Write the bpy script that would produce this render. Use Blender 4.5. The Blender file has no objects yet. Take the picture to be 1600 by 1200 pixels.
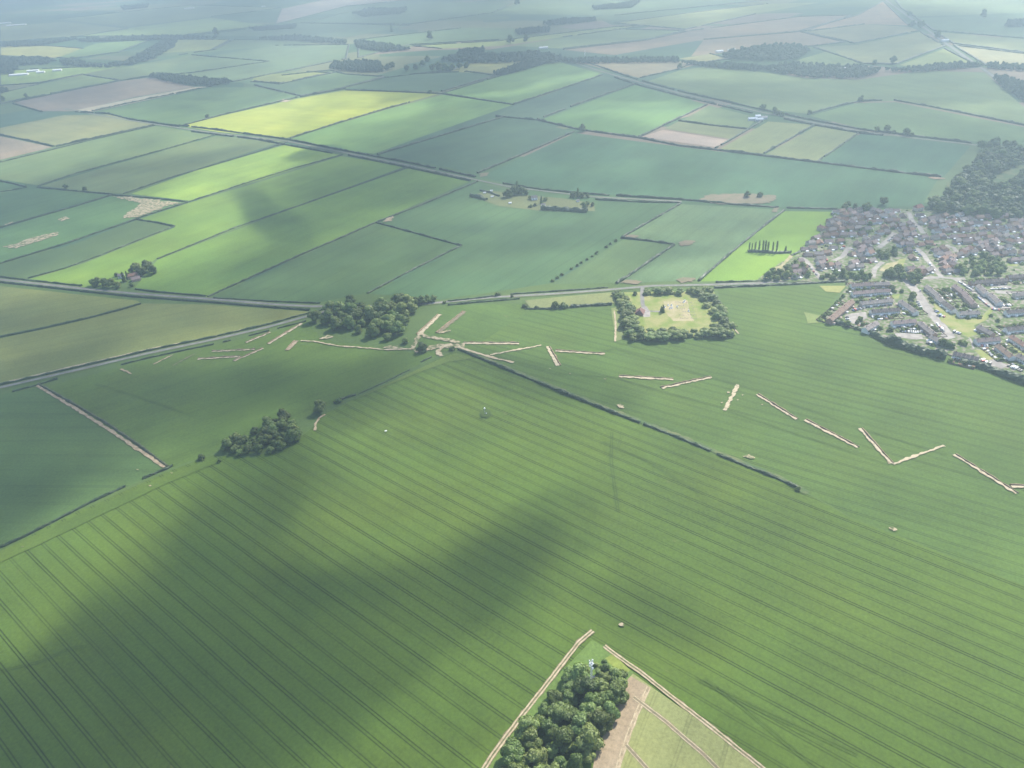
import bpy, bmesh, math, random
import numpy as np
from mathutils import Vector, Matrix, noise as mnoise

# ------------------------------------------------------------------ camera, sky, sun, exposure
C = bpy.context.scene.collection
scene = bpy.context.scene
CAM_H, FOC, PITCH, ROLL = 420.0, 1200.0, math.radians(31), math.radians(3.5)
_fwd = np.array([0, math.cos(PITCH), -math.sin(PITCH)])
_up0 = np.array([0, math.sin(PITCH), math.cos(PITCH)])
_rt0 = np.array([1.0, 0, 0])
_rt = _rt0 * math.cos(ROLL) - _up0 * math.sin(ROLL)
_up = _up0 * math.cos(ROLL) + _rt0 * math.sin(ROLL)
cam = bpy.data.cameras.new('camera')
cam.sensor_width = 36.0
cam.lens = FOC / 1600 * 36.0
cam.clip_start, cam.clip_end = 1.0, 80000.0
camo = bpy.data.objects.new('camera', cam)
C.objects.link(camo)
camo.matrix_world = Matrix(((_rt[0], _up[0], -_fwd[0], 0), (_rt[1], _up[1], -_fwd[1], 0),
                            (_rt[2], _up[2], -_fwd[2], CAM_H), (0, 0, 0, 1)))
scene.camera = camo

SUN_EL, SUN_AZ = math.radians(44), math.radians(40)      # azimuth measured from +Y (view direction) towards +X
SUN = Vector((math.sin(SUN_AZ) * math.cos(SUN_EL), math.cos(SUN_AZ) * math.cos(SUN_EL), math.sin(SUN_EL)))
world = bpy.data.worlds.new("World")
scene.world = world
world.use_nodes = True
wn = world.node_tree.nodes
sky = wn.new('ShaderNodeTexSky')
sky.sky_type = 'NISHITA'
sky.sun_disc = False
sky.sun_elevation = SUN_EL
sky.sun_rotation = SUN_AZ
sky.altitude = 100
wn['Background'].inputs['Strength'].default_value = 0.13
world.node_tree.links.new(sky.outputs[0], wn['Background'].inputs['Color'])
sl = bpy.data.lights.new('sun', 'SUN')
sl.energy = 4.6
sl.angle = math.radians(0.5)
sl.color = (1.0, 0.95, 0.86)
so = bpy.data.objects.new('sun', sl)
C.objects.link(so)
so.rotation_euler = SUN.to_track_quat('Z', 'Y').to_euler()
scene.view_settings.view_transform = 'Standard'
scene.view_settings.look = 'None'
scene.view_settings.gamma = 1
scene.view_settings.exposure = 1.2
cy = scene.cycles
cy.max_bounces = 4
cy.diffuse_bounces = 2
cy.glossy_bounces = 1
cy.transmission_bounces = 2
cy.volume_bounces = 0
cy.transparent_max_bounces = 24
cy.use_denoising = True
cy.sample_clamp_indirect = 4.0

# ------------------------------------------------------------------ helpers
R = random.Random(11)

def G(x, y, z=0.0):
    """ground point under a spot of the 1600 x 1200 photograph"""
    d = _fwd + _rt * ((x - 800) / FOC) - _up * ((y - 600) / FOC)
    t = (CAM_H - z) / -d[2]
    return (d[0] * t, d[1] * t)

def PX(w):
    v = np.array((w[0], w[1], w[2] - CAM_H))
    zz = v @ _fwd
    return 800 + FOC * (v @ _rt) / zz, 600 - FOC * (v @ _up) / zz

def U(x, y, z=0.0):            # spots measured on the enlarged town
    return G(1180 + x / 3.81, 300 + y / 3.81, z)

class MB:
    def __init__(s):
        s.v, s.f, s.m = [], [], []
    def quad(s, pts, m=0):
        b = len(s.v); s.v += [tuple(p) for p in pts]; s.f.append(tuple(range(b, b + len(pts)))); s.m.append(m)
    def box(s, cx, cy, z0, sx, sy, h, m=0, rot=0.0, taper=1.0):
        b = len(s.v); ca, sa = math.cos(rot), math.sin(rot)
        for z, t in ((z0, 1.0), (z0 + h, taper)):
            for dx, dy in ((-1, -1), (1, -1), (1, 1), (-1, 1)):
                x, y = dx * sx / 2 * t, dy * sy / 2 * t
                s.v.append((cx + x * ca - y * sa, cy + x * sa + y * ca, z))
        for f in ((3, 2, 1, 0), (4, 5, 6, 7), (0, 1, 5, 4), (1, 2, 6, 5), (2, 3, 7, 6), (3, 0, 4, 7)):
            s.f.append(tuple(b + i for i in f)); s.m.append(m)
    def tube(s, p, q, r0, r1, n=6, m=0):
        p, q = Vector(p), Vector(q); d = (q - p).normalized()
        a = d.orthogonal().normalized(); c = d.cross(a); b = len(s.v)
        for pt, r in ((p, r0), (q, r1)):
            for i in range(n):
                t = 2 * math.pi * i / n
                s.v.append(tuple(pt + a * (r * math.cos(t)) + c * (r * math.sin(t))))
        for i in range(n):
            j = (i + 1) % n
            s.f.append((b + i, b + j, b + n + j, b + n + i)); s.m.append(m)
        s.f.append(tuple(b + n + i for i in range(n))); s.m.append(m)
        s.f.append(tuple(b + n - 1 - i for i in range(n))); s.m.append(m)
    def mesh(s, name, mats):
        me = bpy.data.meshes.new(name)
        me.from_pydata(s.v, [], s.f)
        for mt in mats: me.materials.append(mt)
        if len(mats) > 1: me.polygons.foreach_set('material_index', s.m)
        me.update()
        return me

def obj(name, me, parent=None, color=None, loc=None, rz=None):
    o = bpy.data.objects.new(name, me); C.objects.link(o)
    if parent is not None: o.parent = parent
    if color is not None: o.color = (*color, 1.0)
    if loc is not None: o.location = loc
    if rz is not None: o.rotation_euler = (0, 0, rz)
    return o

def tag(o, label, cat, group=None, kind=None):
    if label: o['label'] = label
    if cat: o['category'] = cat
    if group: o['group'] = group
    if kind: o['kind'] = kind
    return o

def structure(o, label=None):
    o['kind'] = 'structure'
    if label: o['label'] = label
    return o

ONES = "first second third fourth fifth sixth seventh eighth ninth tenth eleventh twelfth thirteenth fourteenth fifteenth sixteenth seventeenth eighteenth nineteenth".split()
TENS = {20: 'twent', 30: 'thirt', 40: 'fort', 50: 'fift', 60: 'sixt', 70: 'sevent', 80: 'eight', 90: 'ninet'}
def nth(i):
    if i <= 19: return ONES[i - 1]
    t, u = i // 10 * 10, i % 10
    return TENS[t] + ('ieth' if u == 0 else 'y-' + ONES[u - 1])

PENDING = []      # (object, phrase, place, landmark phrase, landmark point)
def later(o, phrase, cat, place, mark, markpt, group=None):
    o['category'] = cat
    if group: o['group'] = group
    PENDING.append((o, phrase, place, mark, markpt))
def settle_labels():
    from collections import Counter
    print(Counter((o.name.split('.')[0], o.get('group')) for o, *_ in PENDING))
    sets = {}
    for it in PENDING: sets.setdefault((it[1], it[2], it[3]), []).append(it)
    for (ph, pl, mk), its in sets.items():
        its.sort(key=lambda it: (it[0].location.x - it[4][0]) ** 2 + (it[0].location.y - it[4][1]) ** 2)
        for i, it in enumerate(its):
            if len(its) == 1 and len(f'{ph} {pl}'.split()) > 16: print('LONG', ph, pl)
            if len(its) > 1 and len(f"{ph} {pl}, {nth(i + 1)} from {mk}".split()) > 16: print('LONG', f"{ph} {pl}, {nth(i + 1)} from {mk}")
            if len(f"{ph} {pl}, first from {mk}".split()) > 16: mk = mk.replace('main road', 'road').replace('road junction', 'junction')
            if len(f"{ph} {pl}, first from {mk}".split()) > 16: pl = pl.replace(' of the ', ' by the ').replace('behind the second ', 'behind the next ').replace('the far side', 'far side').replace('in the cemetery', 'in cemetery')
            it[0]['label'] = f"{ph} {pl}" if len(its) == 1 else f"{ph} {pl}, {nth(i + 1)} from {mk}"

# ------------------------------------------------------------------ materials
def new_mat(name):
    m = bpy.data.materials.new(name); m.use_nodes = True
    nt = m.node_tree
    for n in list(nt.nodes): nt.nodes.remove(n)
    out = nt.nodes.new('ShaderNodeOutputMaterial')
    bs = nt.nodes.new('ShaderNodeBsdfPrincipled')
    bs.inputs['Roughness'].default_value = 0.9
    bs.inputs['Specular IOR Level'].default_value = 0.15
    nt.links.new(bs.outputs[0], out.inputs['Surface'])
    return m, nt, bs, out

class NT:
    """tiny node-graph writer"""
    def __init__(s, nt): s.nt = nt
    def n(s, t, **kw):
        nd = s.nt.nodes.new(t)
        for k, v in kw.items(): setattr(nd, k, v)
        return nd
    def put(s, sock, v):
        if isinstance(v, bpy.types.NodeSocket): s.nt.links.new(v, sock)
        else: sock.default_value = v
    def math(s, op, a, b=0.0, c=None, clamp=False):
        nd = s.n('ShaderNodeMath', operation=op); nd.use_clamp = clamp
        s.put(nd.inputs[0], a); s.put(nd.inputs[1], b)
        if c is not None: s.put(nd.inputs[2], c)
        return nd.outputs[0]
    def noise(s, vec, scale, detail=3.0, rough=0.55):
        nd = s.n('ShaderNodeTexNoise'); s.put(nd.inputs['Vector'], vec)
        nd.inputs['Scale'].default_value = scale; nd.inputs['Detail'].default_value = detail
        nd.inputs['Roughness'].default_value = rough
        return nd.outputs['Fac']
    def mapping(s, vec, scale=(1, 1, 1), loc=(0, 0, 0)):
        nd = s.n('ShaderNodeMapping'); s.put(nd.inputs['Vector'], vec)
        nd.inputs['Scale'].default_value = scale; nd.inputs['Location'].default_value = loc
        return nd.outputs[0]
    def mix(s, f, a, b, mode='MIX'):
        nd = s.n('ShaderNodeMix', data_type='RGBA', blend_type=mode)
        s.put(nd.inputs[0], f); s.put(nd.inputs[6], a); s.put(nd.inputs[7], b)
        return nd.outputs[2]
    def rng(s, v, a, b, c, d):
        nd = s.n('ShaderNodeMapRange'); s.put(nd.inputs[0], v)
        for i, x in enumerate((a, b, c, d)): nd.inputs[i + 1].default_value = x
        return nd.outputs[0]
    def scale_color(s, col, fac):
        nd = s.n('ShaderNodeVectorMath', operation='SCALE'); s.put(nd.inputs[0], col); s.put(nd.inputs['Scale'], fac)
        return nd.outputs[0]
    def attr(s, name):
        nd = s.n('ShaderNodeAttribute', attribute_type='OBJECT'); nd.attribute_name = name
        return nd.outputs['Fac']

def tinted(name, rough=0.9, noises=((0.25, 0.15), (1.6, 0.15)), spec=0.15):
    """object colour broken up by noise in metres"""
    m, nt, bs, out = new_mat(name); g = NT(nt)
    tc = g.n('ShaderNodeNewGeometry').outputs['Position']
    oi = g.n('ShaderNodeObjectInfo')
    f = 1.0
    for sc, amp in noises:
        k = g.rng(g.noise(tc, sc, 3.0), 0.25, 0.75, 1 - amp, 1 + amp)
        f = k if isinstance(f, float) else g.math('MULTIPLY', f, k)
    g.put(bs.inputs['Base Color'], g.scale_color(oi.outputs['Color'], f))
    bs.inputs['Roughness'].default_value = rough
    bs.inputs['Specular IOR Level'].default_value = spec
    return m

def crop_material():
    m, nt, bs, out = new_mat('crop'); g = NT(nt)
    co = g.n('ShaderNodeTexCoord').outputs['Object']
    oi = g.n('ShaderNodeObjectInfo')
    sx = g.n('ShaderNodeSeparateXYZ'); g.put(sx.inputs[0], co)
    x, y = sx.outputs[0], sx.outputs[1]
    gap, strength, rowk, seed = g.attr('tram_gap'), g.attr('tram'), g.attr('rows'), g.attr('seed')
    sd = g.n('ShaderNodeCombineXYZ'); g.put(sd.inputs[2], g.math('MULTIPLY', seed, 37.0))
    va = g.n('ShaderNodeVectorMath', operation='ADD'); g.put(va.inputs[0], co); g.put(va.inputs[1], sd.outputs[0])
    p = va.outputs[0]
    # wheelings wander a little
    wob = g.math('MULTIPLY', g.math('SUBTRACT', g.noise(g.mapping(p, (0.02, 0.006, 1)), 1.0, 2.0), 0.5), 2.6)
    xx = g.math('ADD', x, wob)
    md = g.math('SUBTRACT', xx, g.math('MULTIPLY', g.math('FLOOR', g.math('DIVIDE', xx, gap)), gap))
    c = g.math('ABSOLUTE', g.math('SUBTRACT', md, g.math('MULTIPLY', gap, 0.5)))
    d = g.math('ABSOLUTE', g.math('SUBTRACT', c, 1.0))
    line = g.rng(d, 0.25, 0.56, 1.0, 0.0)
    # each pass differs, and is worn more along some stretches
    idv = g.n('ShaderNodeCombineXYZ'); g.put(idv.inputs[0], g.math('FLOOR', g.math('DIVIDE', xx, gap))); g.put(idv.inputs[1], seed)
    wnz = g.n('ShaderNodeTexWhiteNoise', noise_dimensions='2D'); g.put(wnz.inputs['Vector'], idv.outputs[0])
    wear = g.rng(wnz.outputs['Value'], 0.0, 1.0, 0.6, 1.15)
    wear2 = g.rng(g.noise(g.mapping(p, (0.05, 0.008, 1)), 1.0, 3.0), 0.3, 0.7, 0.6, 1.1)
    line = g.math('MULTIPLY', g.math('MULTIPLY', line, strength), g.math('MULTIPLY', wear, wear2), clamp=True)
    # sowing streaks, clumps, blotches
    st = g.rng(g.noise(g.mapping(p, (0.45, 0.012, 1)), 1.0, 4.0, 0.6), 0.25, 0.75, -1.0, 1.0)
    st2 = g.rng(g.noise(g.mapping(p, (0.05, 0.005, 1)), 1.0, 2.0, 0.5), 0.3, 0.7, -1.0, 1.0)
    gr = g.rng(g.noise(p, 0.45, 5.0, 0.75), 0.25, 0.75, -1.0, 1.0)
    bl = g.rng(g.noise(p, 0.012, 4.0, 0.6), 0.3, 0.7, -1.0, 1.0)
    f = g.math('ADD', 1.0, g.math('MULTIPLY', g.math('MULTIPLY', st, rowk), 0.09))
    f = g.math('ADD', f, g.math('MULTIPLY', g.math('MULTIPLY', st2, rowk), 0.07))
    f = g.math('ADD', f, g.math('MULTIPLY', gr, 0.30))
    f = g.math('ADD', f, g.math('MULTIPLY', bl, 0.14))
    f = g.math('ADD', f, g.math('MULTIPLY', g.rng(g.noise(p, 0.0042, 3.0, 0.6), 0.3, 0.7, -1.0, 1.0), 0.14))
    f = g.math('MULTIPLY', f, g.math('SUBTRACT', 1.0, g.math('MULTIPLY', line, 0.66)))
    col = g.scale_color(oi.outputs['Color'], f)
    hue = g.rng(g.noise(p, 0.009, 3.0, 0.55), 0.42, 0.7, 0.0, 0.55)
    warm = g.mix(1.0, col, (1.16, 1.0, 0.85, 1), 'MULTIPLY')
    col = g.mix(hue, col, warm)
    # thin places where the soil shows
    thin = g.rng(g.noise(g.mapping(p, (0.06, 0.025, 1)), 1.0, 5.0, 0.7), 0.69, 0.76, 0.0, 0.55)
    col = g.mix(g.math('MULTIPLY', thin, g.attr('thin')), col, (0.26, 0.20, 0.11, 1))
    g.put(bs.inputs['Base Color'], col)
    return m

def land_material():
    m, nt, bs, out = new_mat('land'); g = NT(nt)
    p = g.n('ShaderNodeNewGeometry').outputs['Position']
    w = g.n('ShaderNodeVectorMath', operation='ADD')
    nz = g.n('ShaderNodeTexNoise'); g.put(nz.inputs['Vector'], p); nz.inputs['Scale'].default_value = 0.0012
    sc = g.n('ShaderNodeVectorMath', operation='SCALE'); g.put(sc.inputs[0], nz.outputs['Color']); sc.inputs['Scale'].default_value = 330.0
    g.put(w.inputs[0], p); g.put(w.inputs[1], sc.outputs[0])
    rot = g.n('ShaderNodeMapping'); g.put(rot.inputs['Vector'], w.outputs[0])
    rot.inputs['Rotation'].default_value = (0, 0, math.radians(38)); rot.inputs['Scale'].default_value = (0.0021, 0.0034, 0)
    vo = g.n('ShaderNodeTexVoronoi', distance='CHEBYCHEV'); g.put(vo.inputs['Vector'], rot.outputs[0])
    vo.inputs['Scale'].default_value = 1.0
    sp = g.n('ShaderNodeSeparateColor'); g.put(sp.inputs[0], vo.outputs['Color'])
    cr = g.n('ShaderNodeValToRGB'); cr.color_ramp.interpolation = 'CONSTANT'
    els = cr.color_ramp.elements
    els[0].color = (0.040, 0.085, 0.030, 1)
    els[1].position = 0.25; els[1].color = (0.055, 0.105, 0.035, 1)
    for pos, c in ((0.45, (0.075, 0.115, 0.04, 1)), (0.62, (0.045, 0.09, 0.045, 1)), (0.76, (0.12, 0.13, 0.055, 1)), (0.88, (0.17, 0.13, 0.085, 1))):
        e = els.new(pos); e.color = c
    g.put(cr.inputs[0], sp.outputs[0])
    n1 = g.rng(g.noise(p, 0.02, 4.0), 0.25, 0.75, 0.8, 1.2)
    g.put(bs.inputs['Base Color'], g.scale_color(cr.outputs[0], n1))
    return m

def mixed_ground(name, a, b, scale, lo=0.42, hi=0.58, fine=0.9):
    m, nt, bs, out = new_mat(name); g = NT(nt)
    p = g.n('ShaderNodeNewGeometry').outputs['Position']
    f = g.rng(g.noise(p, scale, 4.0, 0.6), lo, hi, 0.0, 1.0)
    col = g.mix(f, (*a, 1), (*b, 1))
    k = g.rng(g.noise(p, fine, 4.0, 0.7), 0.25, 0.75, 0.75, 1.25)
    g.put(bs.inputs['Base Color'], g.scale_color(col, k))
    return m

def foliage_material(name, transl=0.25):
    m, nt, bs, out = new_mat(name); g = NT(nt)
    p = g.n('ShaderNodeNewGeometry').outputs['Position']
    oi = g.n('ShaderNodeObjectInfo')
    k = g.rng(g.noise(p, 0.35, 3.0, 0.6), 0.25, 0.75, 0.65, 1.4)
    k2 = g.rng(g.noise(p, 1.7, 2.0, 0.6), 0.25, 0.75, 0.8, 1.25)
    col = g.scale_color(oi.outputs['Color'], g.math('MULTIPLY', k, k2))
    g.put(bs.inputs['Base Color'], col)
    bs.inputs['Roughness'].default_value = 0.55
    bs.inputs['Specular IOR Level'].default_value = 0.35
    tr = g.n('ShaderNodeBsdfTranslucent'); g.put(tr.inputs[0], g.mix(1.0, col, (1.5, 1.5, 0.6, 1), 'MULTIPLY'))
    mx = g.n('ShaderNodeMixShader'); mx.inputs[0].default_value = transl
    g.put(mx.inputs[1], bs.outputs[0]); g.put(mx.inputs[2], tr.outputs[0])
    nt.links.new(mx.outputs[0], out.inputs['Surface'])
    return m

M = {}
M['crop'] = crop_material()
M['land'] = land_material()
M['verge'] = mixed_ground('verge', (0.060, 0.100, 0.032), (0.11, 0.125, 0.05), 0.05)
M['lawn'] = mixed_ground('lawn', (0.135, 0.180, 0.035), (0.23, 0.22, 0.085), 0.06, 0.38, 0.62)
M['drylawn'] = mixed_ground('drylawn', (0.20, 0.20, 0.075), (0.31, 0.26, 0.15), 0.08, 0.33, 0.60)
M['soil'] = mixed_ground('soil', (0.32, 0.25, 0.16), (0.21, 0.165, 0.10), 0.2)
M['palesoil'] = mixed_ground('palesoil', (0.40, 0.335, 0.225), (0.27, 0.215, 0.13), 0.3, 0.35, 0.65)
M['spoil'] = mixed_ground('spoil', (0.19, 0.13, 0.08), (0.26, 0.19, 0.12), 0.3)
M['trenchsoil'] = mixed_ground('trenchsoil', (0.38, 0.315, 0.21), (0.17, 0.155, 0.085), 0.32, 0.50, 0.66, 1.6)
M['fallow'] = mixed_ground('fallow', (0.18, 0.14, 0.09), (0.13, 0.12, 0.065), 0.06, 0.35, 0.65)
M['wheeling'] = mixed_ground('wheeling', (0.040, 0.066, 0.013), (0.054, 0.088, 0.017), 0.06)
M['rutmid'] = mixed_ground('rutmid', (0.15, 0.12, 0.07), (0.09, 0.10, 0.04), 0.35)
M['road'] = mixed_ground('road', (0.19, 0.18, 0.16), (0.14, 0.135, 0.12), 0.1)
M['paving'] = mixed_ground('paving', (0.29, 0.265, 0.235), (0.21, 0.19, 0.17), 0.12)
M['townground'] = mixed_ground('townground', (0.072, 0.108, 0.026), (0.22, 0.19, 0.155), 0.22, 0.46, 0.62)
M['roof'] = tinted('rooftile', 0.8, ((0.35, 0.18), (1.8, 0.14)))
M['wall'] = tinted('masonry', 0.9, ((0.5, 0.12), (2.5, 0.1)))
M['white'] = tinted('whitepaint', 0.6, ((0.5, 0.05),))
M['paint'] = tinted('carpaint', 0.3, ((1.0, 0.03),), 0.5)
M['metal'] = tinted('galvanised', 0.45, ((1.0, 0.1),), 0.5)
M['stone'] = tinted('stone', 0.8, ((1.5, 0.12),))
m, nt, bs, out = new_mat('glass'); bs.inputs['Base Color'].default_value = (0.035, 0.045, 0.055, 1)
bs.inputs['Roughness'].default_value = 0.12; bs.inputs['Specular IOR Level'].default_value = 0.6
M['glass'] = m
m, nt, bs, out = new_mat('rubber'); bs.inputs['Base Color'].default_value = (0.02, 0.02, 0.02, 1)
M['rubber'] = m
m, nt, bs, out = new_mat('bark'); g = NT(nt)
g.put(bs.inputs['Base Color'], g.mix(g.noise(g.n('ShaderNodeNewGeometry').outputs['Position'], 2.0), (0.06, 0.045, 0.03, 1), (0.11, 0.085, 0.06, 1)))
M['bark'] = m
M['leaf'] = foliage_material('leaves', 0.3)
M['patchy'] = mixed_ground('patchy', (0.36, 0.29, 0.19), (0.085, 0.105, 0.035), 0.2, 0.42, 0.60)
M['hedge'] = foliage_material('hedgeleaves', 0.15)

# ------------------------------------------------------------------ land, fields, roads
def grid_sheet(name, x0, x1, y0, y1, nx, ny, z, mat):
    v, f = [], []
    for j in range(ny + 1):
        for i in range(nx + 1): v.append((x0 + (x1 - x0) * i / nx, y0 + (y1 - y0) * j / ny, z))
    for j in range(ny):
        for i in range(nx):
            a = j * (nx + 1) + i; f.append((a, a + 1, a + nx + 2, a + nx + 1))
    me = bpy.data.meshes.new(name); me.from_pydata(v, [], f); me.materials.append(mat); me.update()
    return obj(name, me)

structure(grid_sheet('ground', -15000, 15000, -1500, 19000, 30, 20, 0.0, M['land']), 'farmland running to the horizon')
ZI = [0.0]
def next_z(step=0.005):
    ZI[0] += step
    return 0.05 + ZI[0]

def poly_mesh(name, pts, mat, org=(0, 0), rz=0.0):
    ca, sa = math.cos(-rz), math.sin(-rz)
    bm = bmesh.new()
    vs = []
    for x, y in pts:
        dx, dy = x - org[0], y - org[1]
        vs.append(bm.verts.new((dx * ca - dy * sa, dx * sa + dy * ca, 0)))
    f = bm.faces.new(vs)
    if f.normal.z == 0: f.normal_update()
    bmesh.ops.recalc_face_normals(bm, faces=[f])
    f.normal_update()
    if f.normal.z < 0: f.normal_flip()
    bmesh.ops.triangulate(bm, faces=[f])
    me = bpy.data.meshes.new(name); bm.to_mesh(me); bm.free(); me.materials.append(mat)
    return me

def rough_outline(pts, step, amp, seed=0):
    """walk a ground outline in short steps and push it about so that its edge is not ruled"""
    out = []
    n = len(pts)
    for i in range(n):
        a, b = Vector(pts[i]), Vector(pts[(i + 1) % n])
        L = (b - a).length
        k = max(1, min(160, int(L / step)))
        nrm = Vector((-(b - a).y, (b - a).x)) / max(L, 1e-6)
        for j in range(k):
            p = a.lerp(b, j / k)
            q = p + nrm * (mnoise.noise(Vector((p.x * 0.9 / step, p.y * 0.9 / step, seed))) * amp * 2) if j else p
            out.append((q.x, q.y))
    return out

def field(name, px, color, tram_px=None, tram=0.0, gap=12.0, rows=1.0, mat='crop', label=None, thin=0.5, rough=(14, 0.6), world=False):
    pts = px if world else [G(*p) for p in px]
    if rough: pts = rough_outline(pts, rough[0], rough[1], len(px))
    ox = sum(p[0] for p in pts) / len(pts); oy = sum(p[1] for p in pts) / len(pts)
    if tram_px is None:
        n = len(px); tram_px = max(((px[i], px[(i + 1) % n]) for i in range(n)), key=lambda e: (Vector(G(*e[0]) if not world else e[0]) - Vector(G(*e[1]) if not world else e[1])).length)
    a, b = (Vector(G(*tram_px[0])), Vector(G(*tram_px[1]))) if not world else (Vector(tram_px[0]), Vector(tram_px[1]))
    rz = math.atan2(b.y - a.y, b.x - a.x) - math.pi / 2
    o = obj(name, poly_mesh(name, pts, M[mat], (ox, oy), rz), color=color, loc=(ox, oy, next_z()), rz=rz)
    o['tram'], o['tram_gap'], o['rows'], o['seed'], o['thin'] = float(tram), float(gap), float(rows), R.random() * 10, float(thin)
    return structure(o, label)

def smooth_line(pts, step):
    out = []
    for i in range(len(pts) - 1):
        a, b = Vector(pts[i]), Vector(pts[i + 1])
        k = max(1, int((b - a).length / step))
        for j in range(k): out.append(a.lerp(b, j / k))
    out.append(Vector(pts[-1]))
    return out

def offset_dirs(line):
    ds = []
    for i in range(len(line)):
        t = line[min(i + 1, len(line) - 1)] - line[max(i - 1, 0)]
        t = t.normalized() if t.length else Vector((1, 0))
        ds.append(Vector((-t.y, t.x)))
    return ds

def strip(name, px, width, mat, label=None, step=8.0, jag=0.0, ruts=None, world=False, kind='structure', color=None, off=0.0):
    line = smooth_line([p if world else G(*p) for p in px], step)
    ds = offset_dirs(line)
    z = next_z()
    mb = MB()
    def band(o0, o1, zz, mi, jg):
        prev = None
        for i, (p, d) in enumerate(zip(line, ds)):
            ja = jg * mnoise.noise(Vector((p.x * 0.23, p.y * 0.23, 1.7))) * 2
            jb = jg * mnoise.noise(Vector((p.x * 0.23, p.y * 0.23, 9.2))) * 2
            a, b = p + d * (o0 + off + ja), p + d * (o1 + off + jb)
            cur = ((a.x, a.y, zz), (b.x, b.y, zz))
            if prev: mb.quad((prev[0], cur[0], cur[1], prev[1]), mi)
            prev = cur
    band(width / 2, -width / 2, z, 0, jag)
    mats = [M[mat]]
    if ruts:
        for s in (-1, 1): band(s * 1.0 + ruts[0] / 2, s * 1.0 - ruts[0] / 2, z + 0.005, 1, 0.12)
        mats.append(M[ruts[1]])
        ZI[0] += 0.005
    o = obj(name, mb.mesh(name, mats), color=color)
    if kind == 'structure': structure(o, label)
    return o

# palette (base colours)
WHEAT = (0.061, 0.103, 0.014)
WHEAT2 = (0.062, 0.108, 0.019)
DARK = (0.050, 0.094, 0.028)
LIME = (0.112, 0.185, 0.030)
MID = (0.062, 0.125, 0.036)
BLUE = (0.046, 0.108, 0.046)
OLIVE = (0.130, 0.150, 0.040)
YELL = (0.230, 0.270, 0.035)
GREY = (0.085, 0.120, 0.058)
PINK = (0.235, 0.175, 0.135)
BROWN = (0.150, 0.125, 0.085)
PALE = (0.120, 0.175, 0.062)

# --- near fields
field('rough_grass', [(-400, 415), (300, 440), (900, 440), (1330, 425), (1900, 520), (2050, 1500), (-450, 1500)], (0.064, 0.104, 0.026), rows=0.1, label='rough grass of the margins between the near fields', thin=0.2)
MAINDIR = ((700, 670), (1100, 850))
field('wheat_field', [(-330, 1010), (0, 862), (120, 800), (262, 737), (330, 712), (390, 715), (450, 700), (484, 672), (502, 650), (560, 620),
      (640, 585), (700, 552), (722, 548), (880, 615), (990, 658), (1120, 712), (1250, 765), (1330, 810), (1400, 836), (1600, 915),
      (1850, 1030), (2050, 1500), (-450, 1500)], WHEAT, MAINDIR, tram=1.0, label='wide wheat field ruled with paired wheelings', thin=0.35)
field('wheat_field', [(728, 545), (760, 530), (830, 484), (975, 482), (975, 535), (1148, 528), (1120, 452), (1320, 446), (1312, 456), (1282, 500), (1380, 528),
      (1480, 556), (1600, 596), (1900, 700), (1900, 1040), (1600, 914), (1400, 835), (1330, 809), (1250, 763), (1120, 708), (990, 654), (880, 611)],
      WHEAT2, ((900, 700), (1500, 900)), tram=0.8, label='blue-green wheat field cut by pale trenches', thin=0.25)
field('wheat_field', [(640, 548), (690, 478), (820, 474), (828, 484), (760, 530), (728, 545), (700, 548), (660, 552)], WHEAT2, ((700, 500), (800, 530)), tram=0.4, label='corner of wheat between the wood and the road')
field('wheat_field', [(72, 604), (240, 560), (420, 520), (482, 500), (500, 530), (640, 550), (690, 552), (640, 577), (540, 622), (500, 640), (478, 650), (340, 705), (266, 732)],
      (0.064, 0.108, 0.018), ((120, 640), (380, 560)), tram=0.25, gap=24, label='green field between the lane and the copse hedge')
field('bean_field', [(-260, 680), (0, 616), (62, 606), (258, 734), (120, 796), (0, 856), (-330, 1000)], (0.054, 0.098, 0.026), ((0, 700), (250, 700)), tram=0.5, gap=24, label='dark bluish field left of the soil track')
field('barley_field', [(-200, 425), (0, 447), (215, 470), (222, 476), (120, 500), (0, 524), (-200, 560)], (0.135, 0.160, 0.045), ((0, 500), (200, 462)), tram=0.35, gap=24, label='olive barley field by the main road')
field('barley_field', [(-200, 563), (0, 529), (120, 503), (226, 474), (330, 476), (484, 487), (470, 495), (338, 527), (233, 549), (118, 574), (0, 602), (-200, 650)], (0.128, 0.150, 0.042), ((0, 580), (440, 492)), tram=0.35, gap=24, label='long olive barley field wedged between two roads')

# --- strips north of the main road
field('wheat_field', [(-60, 424), (0, 413), (120, 380), (213, 344), (272, 354), (130, 410), (45, 434), (0, 431)], (0.065, 0.108, 0.038), rows=0.8, label='grey-green strip field ending in a notch')
field('wheat_field', [(46, 436), (130, 412), (274, 355), (216, 343), (295, 317), (400, 286), (533, 244), (633, 260), (440, 330), (245, 404), (200, 438), (134, 450)], LIME, rows=1.0, label='bright lime strip field, the upper of two')
field('wheat_field', [(210, 450), (246, 406), (440, 332), (641, 262), (742, 280), (530, 371), (324, 464)], (0.098, 0.170, 0.028), rows=1.0, label='bright lime strip field, the lower of two')
field('wheat_field', [(330, 465), (530, 374), (588, 350), (720, 386), (573, 458), (486, 475)], DARK, ((588, 350), (330, 465)), tram=0.5, gap=24, label='dark green strip field with a hedged corner')
field('wheat_field', [(592, 346), (746, 286), (790, 296), (735, 306), (780, 324), (925, 337), (936, 312), (1060, 318), (970, 369), (858, 443), (760, 458), (690, 468), (578, 459), (724, 385)],
      (0.050, 0.101, 0.036), ((720, 385), (574, 459)), tram=0.6, gap=24, label='dark field below the tree-ringed farm')
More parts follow.
